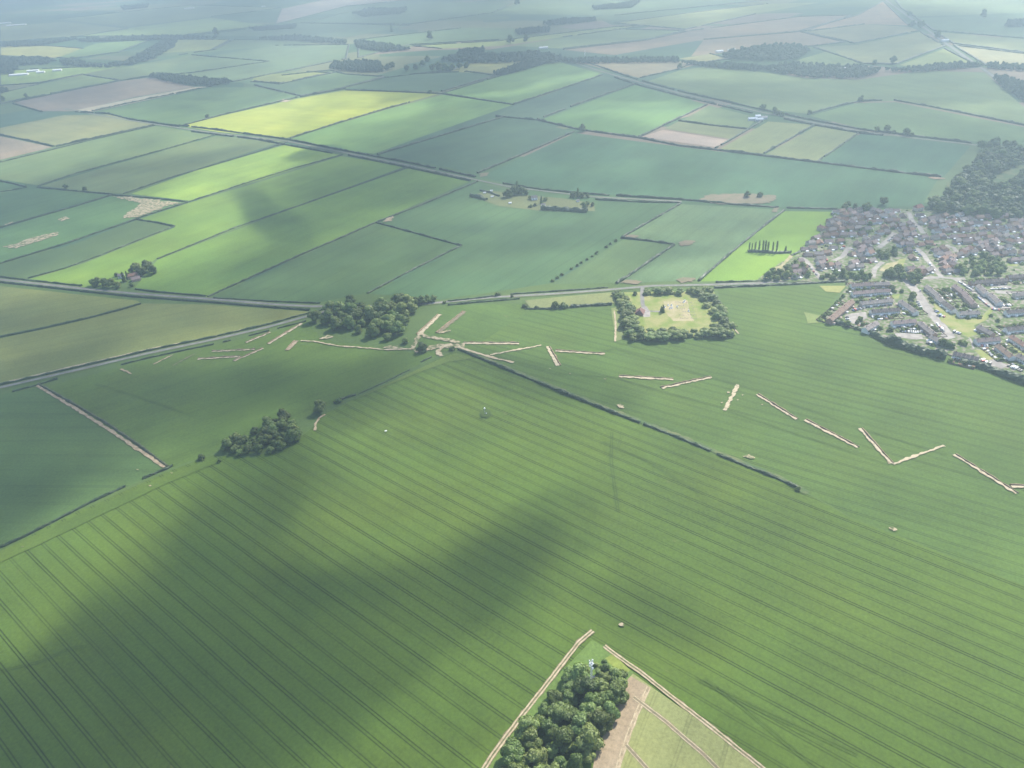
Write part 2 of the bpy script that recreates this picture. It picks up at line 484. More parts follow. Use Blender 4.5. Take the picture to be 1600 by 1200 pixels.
field('wheat_field', [(974, 374), (1053, 383), (964, 442), (862, 444)], (0.077, 0.127, 0.041), tram=0.4, gap=24, label='small field behind a row of bushes')
field('wheat_field', [(970, 369), (1064, 319), (1222, 328), (1150, 388), (1092, 438), (968, 443), (1056, 382)], (0.083, 0.138, 0.056), tram=0.35, gap=24, label='pale bluish field left of the paddock')
field('pasture', [(1226, 330), (1306, 331), (1285, 362), (1262, 388), (1240, 404), (1222, 424), (1200, 440), (1093, 440), (1152, 388)], (0.120, 0.205, 0.024), rows=0.3, label='bright green paddock crossed by poplars', thin=0.0)
field('pasture', [(762, 297), (800, 303), (880, 310), (928, 318), (930, 330), (850, 330), (780, 322), (738, 306)], (0.130, 0.150, 0.060), rows=0.2, label='rough grass round the tree-ringed farm', thin=0.8)

# --- beyond the slanting road
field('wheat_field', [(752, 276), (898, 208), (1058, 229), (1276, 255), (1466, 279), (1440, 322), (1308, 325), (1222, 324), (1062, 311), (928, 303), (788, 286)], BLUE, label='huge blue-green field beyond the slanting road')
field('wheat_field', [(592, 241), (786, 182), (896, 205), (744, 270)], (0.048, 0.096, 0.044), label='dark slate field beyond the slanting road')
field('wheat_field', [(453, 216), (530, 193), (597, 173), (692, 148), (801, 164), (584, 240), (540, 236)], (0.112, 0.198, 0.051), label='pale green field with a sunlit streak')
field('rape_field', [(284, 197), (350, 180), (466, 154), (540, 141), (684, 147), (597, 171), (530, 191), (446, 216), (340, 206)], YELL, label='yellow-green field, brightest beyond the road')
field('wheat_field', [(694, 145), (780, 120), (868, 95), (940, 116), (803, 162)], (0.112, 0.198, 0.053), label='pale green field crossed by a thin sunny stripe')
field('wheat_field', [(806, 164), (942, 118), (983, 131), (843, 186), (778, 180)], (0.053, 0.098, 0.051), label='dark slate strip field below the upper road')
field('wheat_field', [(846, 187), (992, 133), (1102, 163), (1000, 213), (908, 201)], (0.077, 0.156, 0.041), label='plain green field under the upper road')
field('stubble_field', [(1036, 203), (1138, 219), (1118, 230), (1002, 214)], (0.30, 0.235, 0.18), label='small pinkish bare field')
field('wheat_field', [(1060, 190), (1166, 203), (1140, 217), (1038, 201)], (0.132, 0.150, 0.060), label='grey-green strip above the pinkish field')
field('wheat_field', [(1108, 165), (1184, 184), (1168, 201), (1064, 189)], (0.099, 0.144, 0.051), label='small field left of the white-roofed farm')
field('wheat_field', [(1200, 190), (1270, 195), (1192, 240), (1125, 233)], (0.152, 0.174, 0.060), label='pale field below the white-roofed farm')
field('wheat_field', [(1275, 197), (1342, 207), (1275, 252), (1197, 241)], (0.152, 0.174, 0.063), label='pale field second from the white-roofed farm')
field('wheat_field', [(1346, 208), (1430, 218), (1516, 229), (1474, 277), (1280, 254)], (0.045, 0.108, 0.051), label='dark teal field beside the dark wood')
field('wheat_field', [(1012, 127), (1062, 110), (1110, 103), (1190, 113), (1260, 122), (1340, 125), (1440, 111), (1538, 113), (1600, 168), (1800, 220), (1800, 230), (1600, 196), (1400, 158), (1338, 159), (1262, 178), (1190, 170)],
      (0.108, 0.154, 0.052), label='broad dull green field above the upper road')
field('wheat_field', [(1265, 181), (1340, 161), (1400, 160), (1600, 199), (1800, 236), (1800, 260), (1600, 230), (1530, 222), (1430, 211), (1350, 202)], (0.082, 0.138, 0.042), label='green wedge field between hedge and upper road')
field('stubble_field', [(900, 97), (1062, 96), (1090, 101), (1000, 122)], (0.224, 0.186, 0.101), label='dull pinkish field at the bend of the upper road')

# --- left distance
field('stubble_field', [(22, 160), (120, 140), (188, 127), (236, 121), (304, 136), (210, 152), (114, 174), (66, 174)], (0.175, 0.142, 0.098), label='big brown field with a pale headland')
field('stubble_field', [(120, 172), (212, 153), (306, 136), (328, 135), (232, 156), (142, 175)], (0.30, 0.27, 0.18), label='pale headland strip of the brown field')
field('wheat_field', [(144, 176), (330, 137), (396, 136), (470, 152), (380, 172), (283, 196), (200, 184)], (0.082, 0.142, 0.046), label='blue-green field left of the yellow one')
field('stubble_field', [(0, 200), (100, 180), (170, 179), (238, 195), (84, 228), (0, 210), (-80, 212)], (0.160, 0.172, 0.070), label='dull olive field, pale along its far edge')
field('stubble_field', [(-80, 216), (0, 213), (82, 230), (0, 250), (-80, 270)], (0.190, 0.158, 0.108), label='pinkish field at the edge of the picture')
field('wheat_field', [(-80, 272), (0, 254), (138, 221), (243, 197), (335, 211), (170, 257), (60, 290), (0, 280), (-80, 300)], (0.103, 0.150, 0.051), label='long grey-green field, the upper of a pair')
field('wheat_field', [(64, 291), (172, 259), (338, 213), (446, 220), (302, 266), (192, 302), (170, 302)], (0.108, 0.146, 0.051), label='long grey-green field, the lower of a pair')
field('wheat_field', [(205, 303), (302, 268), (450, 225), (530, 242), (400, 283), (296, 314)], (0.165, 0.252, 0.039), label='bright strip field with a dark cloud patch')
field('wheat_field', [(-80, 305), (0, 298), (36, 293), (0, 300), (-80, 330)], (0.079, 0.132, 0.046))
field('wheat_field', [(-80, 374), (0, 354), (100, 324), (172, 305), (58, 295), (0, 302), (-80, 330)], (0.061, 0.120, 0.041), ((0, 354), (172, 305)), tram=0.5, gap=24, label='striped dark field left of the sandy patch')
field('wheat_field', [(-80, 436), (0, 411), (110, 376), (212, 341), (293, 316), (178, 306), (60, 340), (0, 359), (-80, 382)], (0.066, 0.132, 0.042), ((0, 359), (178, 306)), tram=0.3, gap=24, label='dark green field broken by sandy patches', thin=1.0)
# --- far patchwork
far = [
 ([(0, 146), (0, 163), (20, 158), (187, 126), (130, 118), (60, 132)], (0.132, 0.186, 0.055)),
 ([(132, 117), (189, 126), (236, 119), (300, 114), (420, 96), (300, 86), (210, 102)], (0.099, 0.138, 0.051)),
 ([(245, 114), (365, 128), (540, 92), (545, 70), (430, 71), (300, 92)], (0.087, 0.132, 0.055)),
 ([(366, 128), (398, 133), (470, 150), (530, 139), (600, 120), (540, 116), (516, 110), (440, 118)], (0.079, 0.132, 0.051)),
 ([(400, 118), (480, 112), (516, 114), (440, 130), (392, 128)], (0.185, 0.216, 0.055)),
 ([(540, 139), (690, 143), (775, 118), (730, 112), (640, 116)], (0.063, 0.114, 0.048)),
 ([(700, 112), (735, 98), (830, 92), (770, 115)], (0.211, 0.216, 0.069)),
 ([(0, 110), (0, 134), (60, 130), (130, 116), (200, 102), (130, 105), (60, 108)], (0.158, 0.228, 0.055)),
 ([(0, 70), (0, 86), (90, 90), (130, 76), (80, 72)], (0.224, 0.228, 0.064)),
 ([(90, 90), (150, 68), (235, 62), (185, 82), (110, 92)], (0.112, 0.180, 0.055)),
 ([(236, 84), (276, 62), (360, 62), (330, 78)], (0.185, 0.216, 0.064)),
 ([(280, 86), (335, 78), (365, 62), (540, 64), (420, 72)], (0.092, 0.138, 0.051)),
 ([(0, 42), (0, 66), (120, 57), (200, 45), (100, 34)], (0.145, 0.174, 0.060)),
 ([(120, 57), (280, 56), (420, 40), (330, 28), (200, 44)], (0.139, 0.198, 0.055)),
 ([(300, 56), (545, 58), (640, 40), (470, 36)], (0.086, 0.132, 0.053)),
 ([(200, 42), (330, 26), (440, 12), (300, 8), (90, 30)], (0.112, 0.150, 0.055)),
 ([(430, 38), (540, 10), (640, 0), (560, -12), (440, 14)], (0.23, 0.19, 0.15)),
 ([(480, 36), (640, 38), (770, 20), (800, 4), (640, 2), (560, 14)], (0.079, 0.126, 0.051)),
 ([(560, 90), (640, 70), (780, 62), (860, 46), (720, 44), (560, 62)], (0.082, 0.132, 0.051)),
 ([(645, 72), (780, 64), (960, 42), (1010, 40), (880, 58), (780, 72), (690, 76)], (0.172, 0.210, 0.055)),
 ([(800, 72), (960, 46), (1070, 48), (1010, 62), (880, 76)], (0.119, 0.162, 0.057)),
 ([(880, 78), (1010, 63), (1080, 48), (1250, 26), (1330, 24), (1260, 48), (1100, 62), (960, 86)], (0.198, 0.150, 0.092)),
 ([(960, 36), (1080, 20), (1200, 6), (1280, 4), (1180, 22), (1070, 46)], (0.172, 0.198, 0.064)),
 ([(770, 22), (960, 24), (1080, 12), (1200, 0), (1000, -12), (820, 0)], (0.086, 0.132, 0.053)),
 ([(1250, 48), (1340, 24), (1380, 2), (1420, 40), (1360, 38)], (0.264, 0.192, 0.110)),
 ([(1255, 50), (1350, 38), (1420, 42), (1436, 48), (1335, 68), (1320, 64)], (0.172, 0.168, 0.078)),
 ([(1100, 62), (1250, 50), (1320, 66), (1270, 72), (1180, 78), (1080, 88)], (0.211, 0.162, 0.097)),
 ([(1272, 74), (1340, 70), (1438, 50), (1476, 72), (1400, 100), (1350, 100)], (0.158, 0.174, 0.069)),
 ([(1410, 14), (1395, -4), (1600, -4), (1600, 20), (1430, 26)], (0.106, 0.150, 0.055)),
 ([(1432, 28), (1600, 24), (1600, 60), (1460, 48)], (0.086, 0.138, 0.055)),
 ([(1462, 50), (1600, 62), (1600, 82), (1490, 68)], (0.158, 0.180, 0.064)),
 ([(1490, 71), (1600, 84), (1600, 104), (1545, 104)], (0.21, 0.20, 0.10)),
 ([(1240, 96), (1300, 78), (1350, 104), (1260, 104)], (0.132, 0.180, 0.055)),
 ([(1405, 102), (1476, 76), (1530, 104), (1440, 107)], (0.172, 0.204, 0.060)),
 ([(1060, 92), (1110, 84), (1140, 92), (1100, 98)], (0.238, 0.228, 0.083)),
]
for px, c in far: field('far_field', px, c, rough=None)
FARFIELDS = far

# --- corner field at the foot of the picture, and the grassy tip above the copse
field('pea_field', [(988, 1052), (1100, 1130), (1210, 1215), (1330, 1330), (900, 1330), (930, 1200), (960, 1118)], (0.190, 0.205, 0.078), ((1010, 1080), (960, 1200)), tram=0.3, gap=24, rows=0.6, label='patchy pea field at the foot of the track corner', thin=1.0)
field('bare_headland', [(984, 1056), (1012, 1072), (1000, 1110), (978, 1150), (962, 1215), (940, 1330), (880, 1330), (925, 1205), (950, 1120), (966, 1080)], (0.270, 0.218, 0.145), rows=0.4, tram=0.0, rough=(5, 2.2), label='bare brown headland along the copse', thin=0.2)
field('rough_grass', [(925, 1000), (945, 1012), (990, 1052), (966, 1078), (880, 1090), (800, 1210), (760, 1330), (680, 1330), (760, 1200), (850, 1080)], (0.095, 0.150, 0.034), rows=0.2, label='rough grass under the copse and mast', thin=0.4)
field('rough_grass', [(958, 1022), (985, 1048), (972, 1058), (945, 1030)], (0.17, 0.21, 0.045), rows=0.2, label='yellowish grass wedge beside the mast', thin=0.3)
field('rough_grass', [(820, 470), (900, 462), (956, 457), (962, 474), (900, 478), (830, 483)], (0.155, 0.175, 0.065), rows=0.3, label='dry meadow by the road left of the cemetery', thin=0.9)
field('rough_grass', [(955, 482), (970, 480), (975, 530), (962, 534)], (0.14, 0.17, 0.055), rows=0.3, label='mown strip left of the cemetery trees')
field('rough_grass', [(1280, 447), (1322, 447), (1312, 458), (1290, 456)], (0.22, 0.22, 0.07), rows=0.3, label='yellow field corner at the town edge')
field('rough_grass', [(1256, 488), (1284, 494), (1290, 504), (1262, 506)], (0.15, 0.19, 0.055), rows=0.3, label='yellow patch beside the town hedge')
field('rough_grass', [(690, 560), (712, 552), (740, 560), (700, 566), (650, 584), (570, 618), (545, 628), (630, 588)], (0.085, 0.125, 0.022), rows=0.4, label='grassy headland below the trench junction')
field('rough_grass', [(-40, 880), (0, 862), (120, 806), (262, 742), (330, 718), (345, 722), (265, 754), (120, 824), (0, 880)], (0.060, 0.100, 0.014), rows=0.4, label='trodden headland along the lower hedge')

strip('grass_bank', [(722, 545), (760, 561), (800, 578), (880, 611), (940, 635), (990, 654), (1060, 681), (1120, 707), (1215, 745), (1262, 771)], 5.5, 'verge', 'grass bank carrying the long field hedge', step=4, jag=0.9)
# --- roads
def road(px, w, label, verge=2.5):
    strip('verge', px, w + 2 * verge, 'verge', step=30)
    return strip('road', px, w, 'road', label, step=20)
R1 = [(-120, 424), (0, 437), (135, 452), (209, 459), (320, 467), (429, 476), (486, 479), (600, 479), (676, 474), (768, 465), (871, 459), (940, 454), (1020, 447), (1115, 445), (1180, 443), (1285, 438), (1323, 437.5), (1364, 435), (1416, 439)]
R2 = [(-200, 656), (0, 606), (118, 579), (233, 552), (338, 530), (420, 511), (478, 495), (520, 484), (560, 480)]
R3 = [(100, 170), (200, 188), (280, 200), (337, 208), (449, 221), (540, 239), (641, 259), (743, 281), (800, 293), (928, 308), (1065, 315)]
R4 = [(880, 92), (940, 112), (1000, 129), (1066, 147), (1192, 176), (1273, 192), (1347, 206), (1428, 216), (1526, 227)]
R5 = [(1340, -50), (1384, 0), (1411, 20), (1445, 44), (1475, 66), (1510, 90), (1546, 115), (1590, 148), (1660, 200)]
road(R1, 4.8, 'main road running past the wood to the town', 2.5)
road(R2, 4.6, 'lane forking off the main road beside the wood', 2)
road(R3, 4, 'slanting country road between hedges')
road(R4, 6, 'straight upper road past the white-roofed farm')
road(R5, 9, 'far road running out at the top')
strip('lane_verge', [(0, 600), (118, 572), (233, 546), (338, 525), (420, 506)], 3, 'palesoil', 'pale strip beside the lane', step=10, jag=0.8)

# --- tracks
TR1 = [(926, 986), (905, 1004), (880, 1036), (850, 1075), (810, 1126), (770, 1180), (735, 1235), (700, 1300)]
TR2 = [(944, 1010), (965, 1026), (1000, 1050), (1045, 1086), (1100, 1128), (1150, 1168), (1200, 1208), (1290, 1290)]
strip('track', TR1, 3.8, 'rutmid', 'pale rutted track left of the mast copse', step=3, jag=0.5, ruts=(1.0, 'palesoil'))
strip('track', TR2, 3.4, 'rutmid', 'pale rutted track right of the mast copse', step=3, jag=0.5, ruts=(0.9, 'palesoil'))
strip('track', [(1014, 1074), (1000, 1104), (985, 1140), (968, 1190), (955, 1240)], 3.0, 'soil', 'wheel track down the bare headland', step=3, jag=0.4, ruts=(0.7, 'palesoil'))
strip('wheel_track', [(990, 1090), (1040, 1128), (1100, 1180), (1150, 1230)], 2.8, 'fallow', 'wheel track slanting over the pea field', step=3, jag=0.4, ruts=(0.6, 'palesoil'))
strip('wheel_track', [(978, 1165), (1010, 1200), (1040, 1240)], 2.8, 'fallow', 'short wheel track low on the pea field', step=3, jag=0.4, ruts=(0.6, 'palesoil'))
strip('track', [(58, 603), (75, 613), (110, 634), (165, 668), (215, 702), (258, 730)], 3.4, 'soil', 'soil track beside the steep left hedge', step=4, jag=0.9)
strip('wheel_track', [(508, 648), (498, 654), (494, 662), (492, 673)], 2.6, 'soil', 'pale scar beside the lone oak', step=3, jag=0.7)
strip('wheel_track', [(960, 486), (962, 510), (961, 534)], 2.0, 'palesoil', 'worn line left of the cemetery trees', step=4, jag=0.4)
strip('wheel_track', [(1130, 492), (1146, 512), (1154, 522)], 1.6, 'palesoil', 'worn line right of the cemetery trees', step=4, jag=0.4)
for px, w in (([(956, 676), (955, 720), (962, 770), (966, 800)], 1.3), ([(972, 680), (966, 700)], 1.2), ([(300, 650), (220, 622), (150, 600)], 1.4),
              ([(0, 1050), (60, 1036), (110, 1014), (138, 1010)], 1.2), ([(940, 690), (1010, 720), (1095, 772)], 1.0), ([(905, 560), (960, 545), (1180, 610), (1340, 668), (1480, 712)], 1.6),
              ([(1130, 640), (1250, 680), (1390, 728)], 1.6), ([(1100, 1060), (1160, 1105), (1250, 1180), (1290, 1215)], 1.4), ([(1090, 1062), (1190, 1110), (1340, 1180)], 1.4),
              ([(640, 545), (770, 555), (880, 585), (960, 590), (1030, 612), (1130, 638)], 1.0)):
    
    for q, word in ((-1.0, 'near'), (1.0, 'far')): strip('wheel_mark', px, .38, 'wheeling', f'{word} one of a pair of dark wheel marks across the crop', step=6, jag=0.06, off=q)

# --- trenches with their spoil
def trench(a, b, w=3.4, label='', spoil=1, mat='trenchsoil', spread=1.0):
    pts = [G(*a), G(*b)]
    o = strip('trench', [a, b], w * .85, mat, label, step=1.3, jag=0.8)
    if spoil:
        line = smooth_line(pts, 1.5); ds = offset_dirs(line)
        up = 1 if ds[0].y > 0 else -1
        mb = MB(); prev = None
        for p, d in zip(line, ds):
            k = max(0.0, 0.6 + 1.1 * mnoise.noise(Vector((p.x * 0.16, p.y * 0.16, spoil))))
            c = p + d * up * (w / 2 + 0.9)
            hw, hh = 0.35 + 0.9 * k * spread, 0.15 + 0.75 * k
            cur = [tuple(c - d * hw) + (0.02,), tuple(c - d * hw * 0.3) + (ZI[0] + hh,), tuple(c + d * hw * 0.4) + (ZI[0] + hh * 0.8,), tuple(c + d * hw) + (0.02,)]
            if prev:
                for i in range(3): mb.quad((prev[i], cur[i], cur[i + 1], prev[i + 1]))
            prev = cur
        obj('spoil_heap', mb.mesh('spoil_heap', [M['spoil']]), o)
    return o
trench((724, 537), (811, 537.5), 4.2, 'pale trench starting right of the trench junction')
trench((766, 555), (846, 540), 3.2, 'trench rising to meet the short steep trench', 0)
trench((855, 542), (872, 572), 4.0, 'short steep pinkish trench', 2)
trench((868, 549), (945, 554), 3.0, 'thin trench running level from the steep one', 3)
trench((967, 589), (1052, 594), 3.6, 'level trench midway along the blue-green field', 4)
trench((1034, 607), (1112, 590), 3.2, 'slanting trench below the level one', 5)
trench((1153, 602), (1132, 642), 4.0, 'upright trench with clods scattered either side', 0)
trench((1182, 617), (1244, 656), 2.8, 'falling trench, the upper of an aligned pair', 6)
trench((1257, 657), (1340, 700), 2.8, 'falling trench, the lower of an aligned pair', 7)
trench((1343, 670), (1392, 725), 2.9, 'falling arm of the V of trenches', 8)
trench((1395, 726), (1475, 697), 2.9, 'rising arm of the V of trenches', 0)
trench((1490, 711), (1588, 772), 2.8, 'long falling trench right of the V', 9)
trench((1580, 761), (1640, 764), 3.2, 'level trench cut by the picture edge', 10)
trench((655, 523), (688, 492), 5.5, 'wide pale trench above the junction', 11)
trench((685, 521), (727, 487), 5.0, 'brown trench above the junction', 12, 'fallow')
trench((420, 538), (472, 506), 3.0, 'long thin trench slanting beside the lane', 13)
trench((385, 536), (423, 520), 2.6, 'short slanting trench near the lane', 14)
trench((331, 550), (398, 547), 2.4, 'level trench, the upper of two', 15)
trench((309, 562), (375, 558), 2.6, 'level trench, the lower of two', 16)
trench((366, 565), (412, 545), 2.6, 'slanting trench crossing the level ones', 17)
trench((450, 548), (464, 533), 5.0, 'stubby reddish trench in the lane field', 18, 'soil')
trench((240, 570), (270, 555), 2.4, 'faint short trench towards the lane', 0, 'soil')
trench((189, 577), (206, 585), 3.4, 'small reddish trench by the lane', 0, 'soil')
trench((270, 572), (314, 548), 0.8, 'faint dark outline of a filled trench', 0, 'fallow')
# clods beside the upright trench
def patch(px, mat='palesoil', label=None, amp=2.0, step=2.5):
    pts = rough_outline([G(*p) for p in px], step, amp, len(px) + px[0][0])
    return structure(obj('bare_patch', poly_mesh('bare_patch', pts, M[mat]), loc=(0, 0, next_z())), label)
strip('churned_track', [(648, 550), (668, 545), (690, 541), (708, 541), (726, 540)], 9.5, 'patchy', 'churned soil where the trenches meet', step=2, jag=1.6)
strip('churned_track', [(690, 557), (684, 550), (690, 543), (706, 538)], 5.0, 'palesoil', 'pale ramp of soil at the trench junction', step=2, jag=1.2)
strip('churned_track', [(657, 522), (668, 527), (690, 530), (718, 536)], 6.5, 'patchy', 'worn track above the trench junction', step=2, jag=1.2)
strip('churned_track', [(655, 523), (650, 535), (644, 547)], 5.0, 'patchy', 'worn track left of the trench junction', step=2, jag=1.0)
strip('churned_track', [(686, 521), (704, 517)], 5.0, 'patchy', 'brown spill beside the trench junction', step=2, jag=1.2)
patch([(498, 530), (512, 524), (522, 526), (510, 531)], 'patchy', 'sandy patch below the wood')
patch([(598, 545), (608, 541), (630, 544), (620, 546)], 'patchy', 'pale streak under the round bush')
strip('track', [(470, 533), (490, 534), (528, 541), (560, 543), (600, 547), (642, 546)], 2.6, 'palesoil', 'pale track along the foot of the wood', step=3, jag=0.9)
strip('track', [(716, 543), (745, 552), (775, 561), (803, 567)], 3.2, 'palesoil', 'pale track starting down the hedge', step=3, jag=0.9)
patch([(176, 307), (200, 308), (240, 313), (285, 317), (262, 322), (214, 340), (190, 342), (205, 330), (222, 318), (200, 313)], 'patchy', 'big sandy bare patch in the hedged corner', 5, 6)
patch([(4, 386), (20, 383), (50, 372), (90, 363), (92, 367), (60, 378), (25, 389)], 'patchy', 'long sandy streak in the dark field', 3, 5)
patch([(90, 343), (104, 339), (110, 342), (95, 347)], 'patchy', 'small sandy spot in the dark field', 3, 4)
patch([(8, 351), (20, 347), (24, 349), (10, 353)], 'patchy', 'sandy spot by the striped field', 2, 4)
patch([(432, 158), (444, 155), (456, 157), (446, 160)], 'palesoil', 'white bare spot at the top of the yellow field', 6, 10)
patch([(598, 347), (604, 341), (615, 338), (612, 346)], 'soil', 'bare gateway on the slanting hedge', 3, 5)
patch([(748, 272), (764, 270), (762, 275), (750, 277)], 'fallow', 'bare gateway by the slanting road', 3, 6)
patch([(1092, 312), (1110, 304), (1160, 303), (1212, 306), (1205, 318), (1150, 320), (1110, 318)], 'fallow', 'bare brown patch with two bushes', 4, 6)
patch([(968, 443), (980, 438), (1004, 440), (996, 445)], 'fallow', 'brown gateway patch left of the road trees', 2, 4)
patch([(1056, 438), (1068, 434), (1086, 435), (1082, 441), (1064, 443)], 'fallow', 'brown gateway patch beside the paddock', 2, 4)
patch([(1060, 380), (1070, 376), (1086, 377), (1078, 384), (1064, 385)], 'fallow', 'brown patch at the end of the bush row', 2, 4)
patch([(972, 371), (986, 367), (998, 369), (992, 374)], 'fallow', 'brown patch at the start of the bush row', 2, 4)
patch([(1208, 326), (1218, 325), (1214, 332), (1206, 332)], 'fallow', 'brown corner at the head of the paddock', 2, 4)
patch([(1450, 278), (1466, 277), (1478, 280), (1460, 281)], 'spoil', 'reddish soil by the dark wood', 2, 4)
patch([(972, 974), (966, 977), (972, 980), (976, 977)], 'patchy', 'pale spot in the crop above the mast', 0.8, 1.2)
patch([(1388, 826), (1394, 824), (1402, 829), (1396, 831)], 'patchy', 'short pale scar on the field boundary', 0.8, 1.2)
patch([(1160, 714), (1170, 711), (1180, 716), (1174, 718)], 'patchy', 'short brown scar beside the right-hand hedge', 0.8, 1.2)
patch([(963, 634), (970, 632), (976, 638), (968, 639)], 'patchy', 'small pale spot beside the long hedge', 1.2, 1.6)
for k, (x, y) in enumerate(((945, 593), (1190, 633), (1138, 614), (1128, 630), (1160, 618), (1152, 626), (36, 855), (235, 760), (268, 740), (215, 735), (890, 585), (860, 577))):
    patch([(x - 2.2, y), (x, y - 0.9), (x + 2.6, y - 0.3), (x + 1, y + 1.0)], 'patchy', 'small scuffed spot of bare soil', 1.0, 0.9)

# ------------------------------------------------------------------ broken cloud overhead (above the camera), whose shade lies on the fields
# spots of the photograph: x, y, radius x, radius y, turn, cover there, softness
SPOTS = [
 # sunlit gaps in the distance
 (420, 188, 175, 34, -14, 0.0, 5), (500, 178, 90, 16, -14, 0.0, 5), (600, 180, 90, 16, -17, 0.05, 4), (555, 210, 60, 10, -15, 0.3, 4), (800, 143, 80, 8, -13, 0.1, 4), (890, 122, 55, 6, -10, 0.1, 4),
 (395, 262, 190, 26, -19, 0.05, 4), (240, 385, 240, 50, -20, 0.0, 4), (490, 312, 40, 14, -10, 0.15, 4),
 (495, 242, 40, 11, -10, 0.9, 5), (430, 345, 62, 22, 40, 0.9, 4), (400, 415, 70, 16, -25, 0.8, 4), (590, 290, 120, 40, -10, 0.7, 3),
 (600, 392, 75, 13, -14, 0.1, 4), (850, 408, 150, 20, -11, 0.1, 3), (760, 440, 200, 14, -6, 0.15, 3), (1000, 410, 90, 26, -20, 0.25, 4),
 (1190, 412, 120, 38, -8, 0.0, 4), (1110, 425, 90, 22, 0, 0.05, 4),
 (100, 230, 190, 50, -14, 0.02, 3), (70, 85, 130, 22, 0, 0.2, 3), (300, 20, 120, 14, 0, 0.35, 3),
 (1540, 85, 90, 14, 8, 0.05, 4), (1400, 92, 80, 10, 4, 0.25, 4), (1480, 8, 120, 10, 0, 0.2, 3), (1110, 85, 40, 6, 0, 0.2, 4),
 (90, 320, 140, 40, -15, 0.3, 3), (90, 365, 160, 40, -15, 0.15, 3),
 # the near ground lies in sun
 (1350, 520, 520, 118, 0, 0.0, 5), (1000, 760, 900, 330, 10, 0.0, 5), (1500, 455, 260, 62, 0, 0.0, 5), (1050, 495, 130, 50, 0, 0.0, 4),
 (580, 500, 130, 40, 0, 0.25, 3), (760, 540, 200, 70, 0, 0.0, 4),
 (80, 500, 220, 42, -8, 0.3, 3), (330, 490, 150, 26, -6, 0.3, 3), (330, 545, 260, 28, -8, 0.1, 3), (80, 570, 110, 22, -15, 0.5, 3),
 # cloud shade over the near ground
 (250, 640, 330, 62, -4, 0.6, 4), (420, 680, 90, 50, -20, 0.1, 4), (90, 730, 230, 110, -25, 0.5, 4), (560, 590, 120, 26, -20, 0.45, 3),
 (85, 870, 250, 70, -38, 0.0, 4),
 (390, 810, 95, 120, 24, 0.8, 3), (300, 1080, 420, 170, -8, 0.95, 5), (470, 930, 180, 150, 10, 0.9, 4), (720, 930, 190, 66, -34, 0.66, 3),
 (20, 960, 130, 70, -40, 0.1, 4), (800, 1130, 170, 140, 0, 0.0, 4), (640, 1160, 120, 70, -30, 0.3, 3), (600, 800, 150, 80, -20, 0.0, 4),
 (830, 590, 150, 30, 15, 0.25, 3), (1010, 960, 120, 40, 20, 0.15, 3),
]
CLOUD_H = 950.0
def cover_at(px, py):
    base = 0.31 if py < 470 else 0.1
    if 400 < py < 540: base = 0.31 - (py - 400) / 140 * 0.23
    if py < 160: base = 0.27 + max(0.0, (py - 100) / 60) * 0.17
    c = base
    for x, y, rx, ry, rot, target, soft in SPOTS:
        a = math.radians(rot); dx, dy = px - x, py - y
        u, v = (dx * math.cos(a) + dy * math.sin(a)) / rx, (-dx * math.sin(a) + dy * math.cos(a)) / ry
        r = math.sqrt(u * u + v * v)
        if r > 2.6: continue
        s = 1 / (1 + math.exp((r - 1) * soft * 1.6))
        c += (target - c) * s
    return c

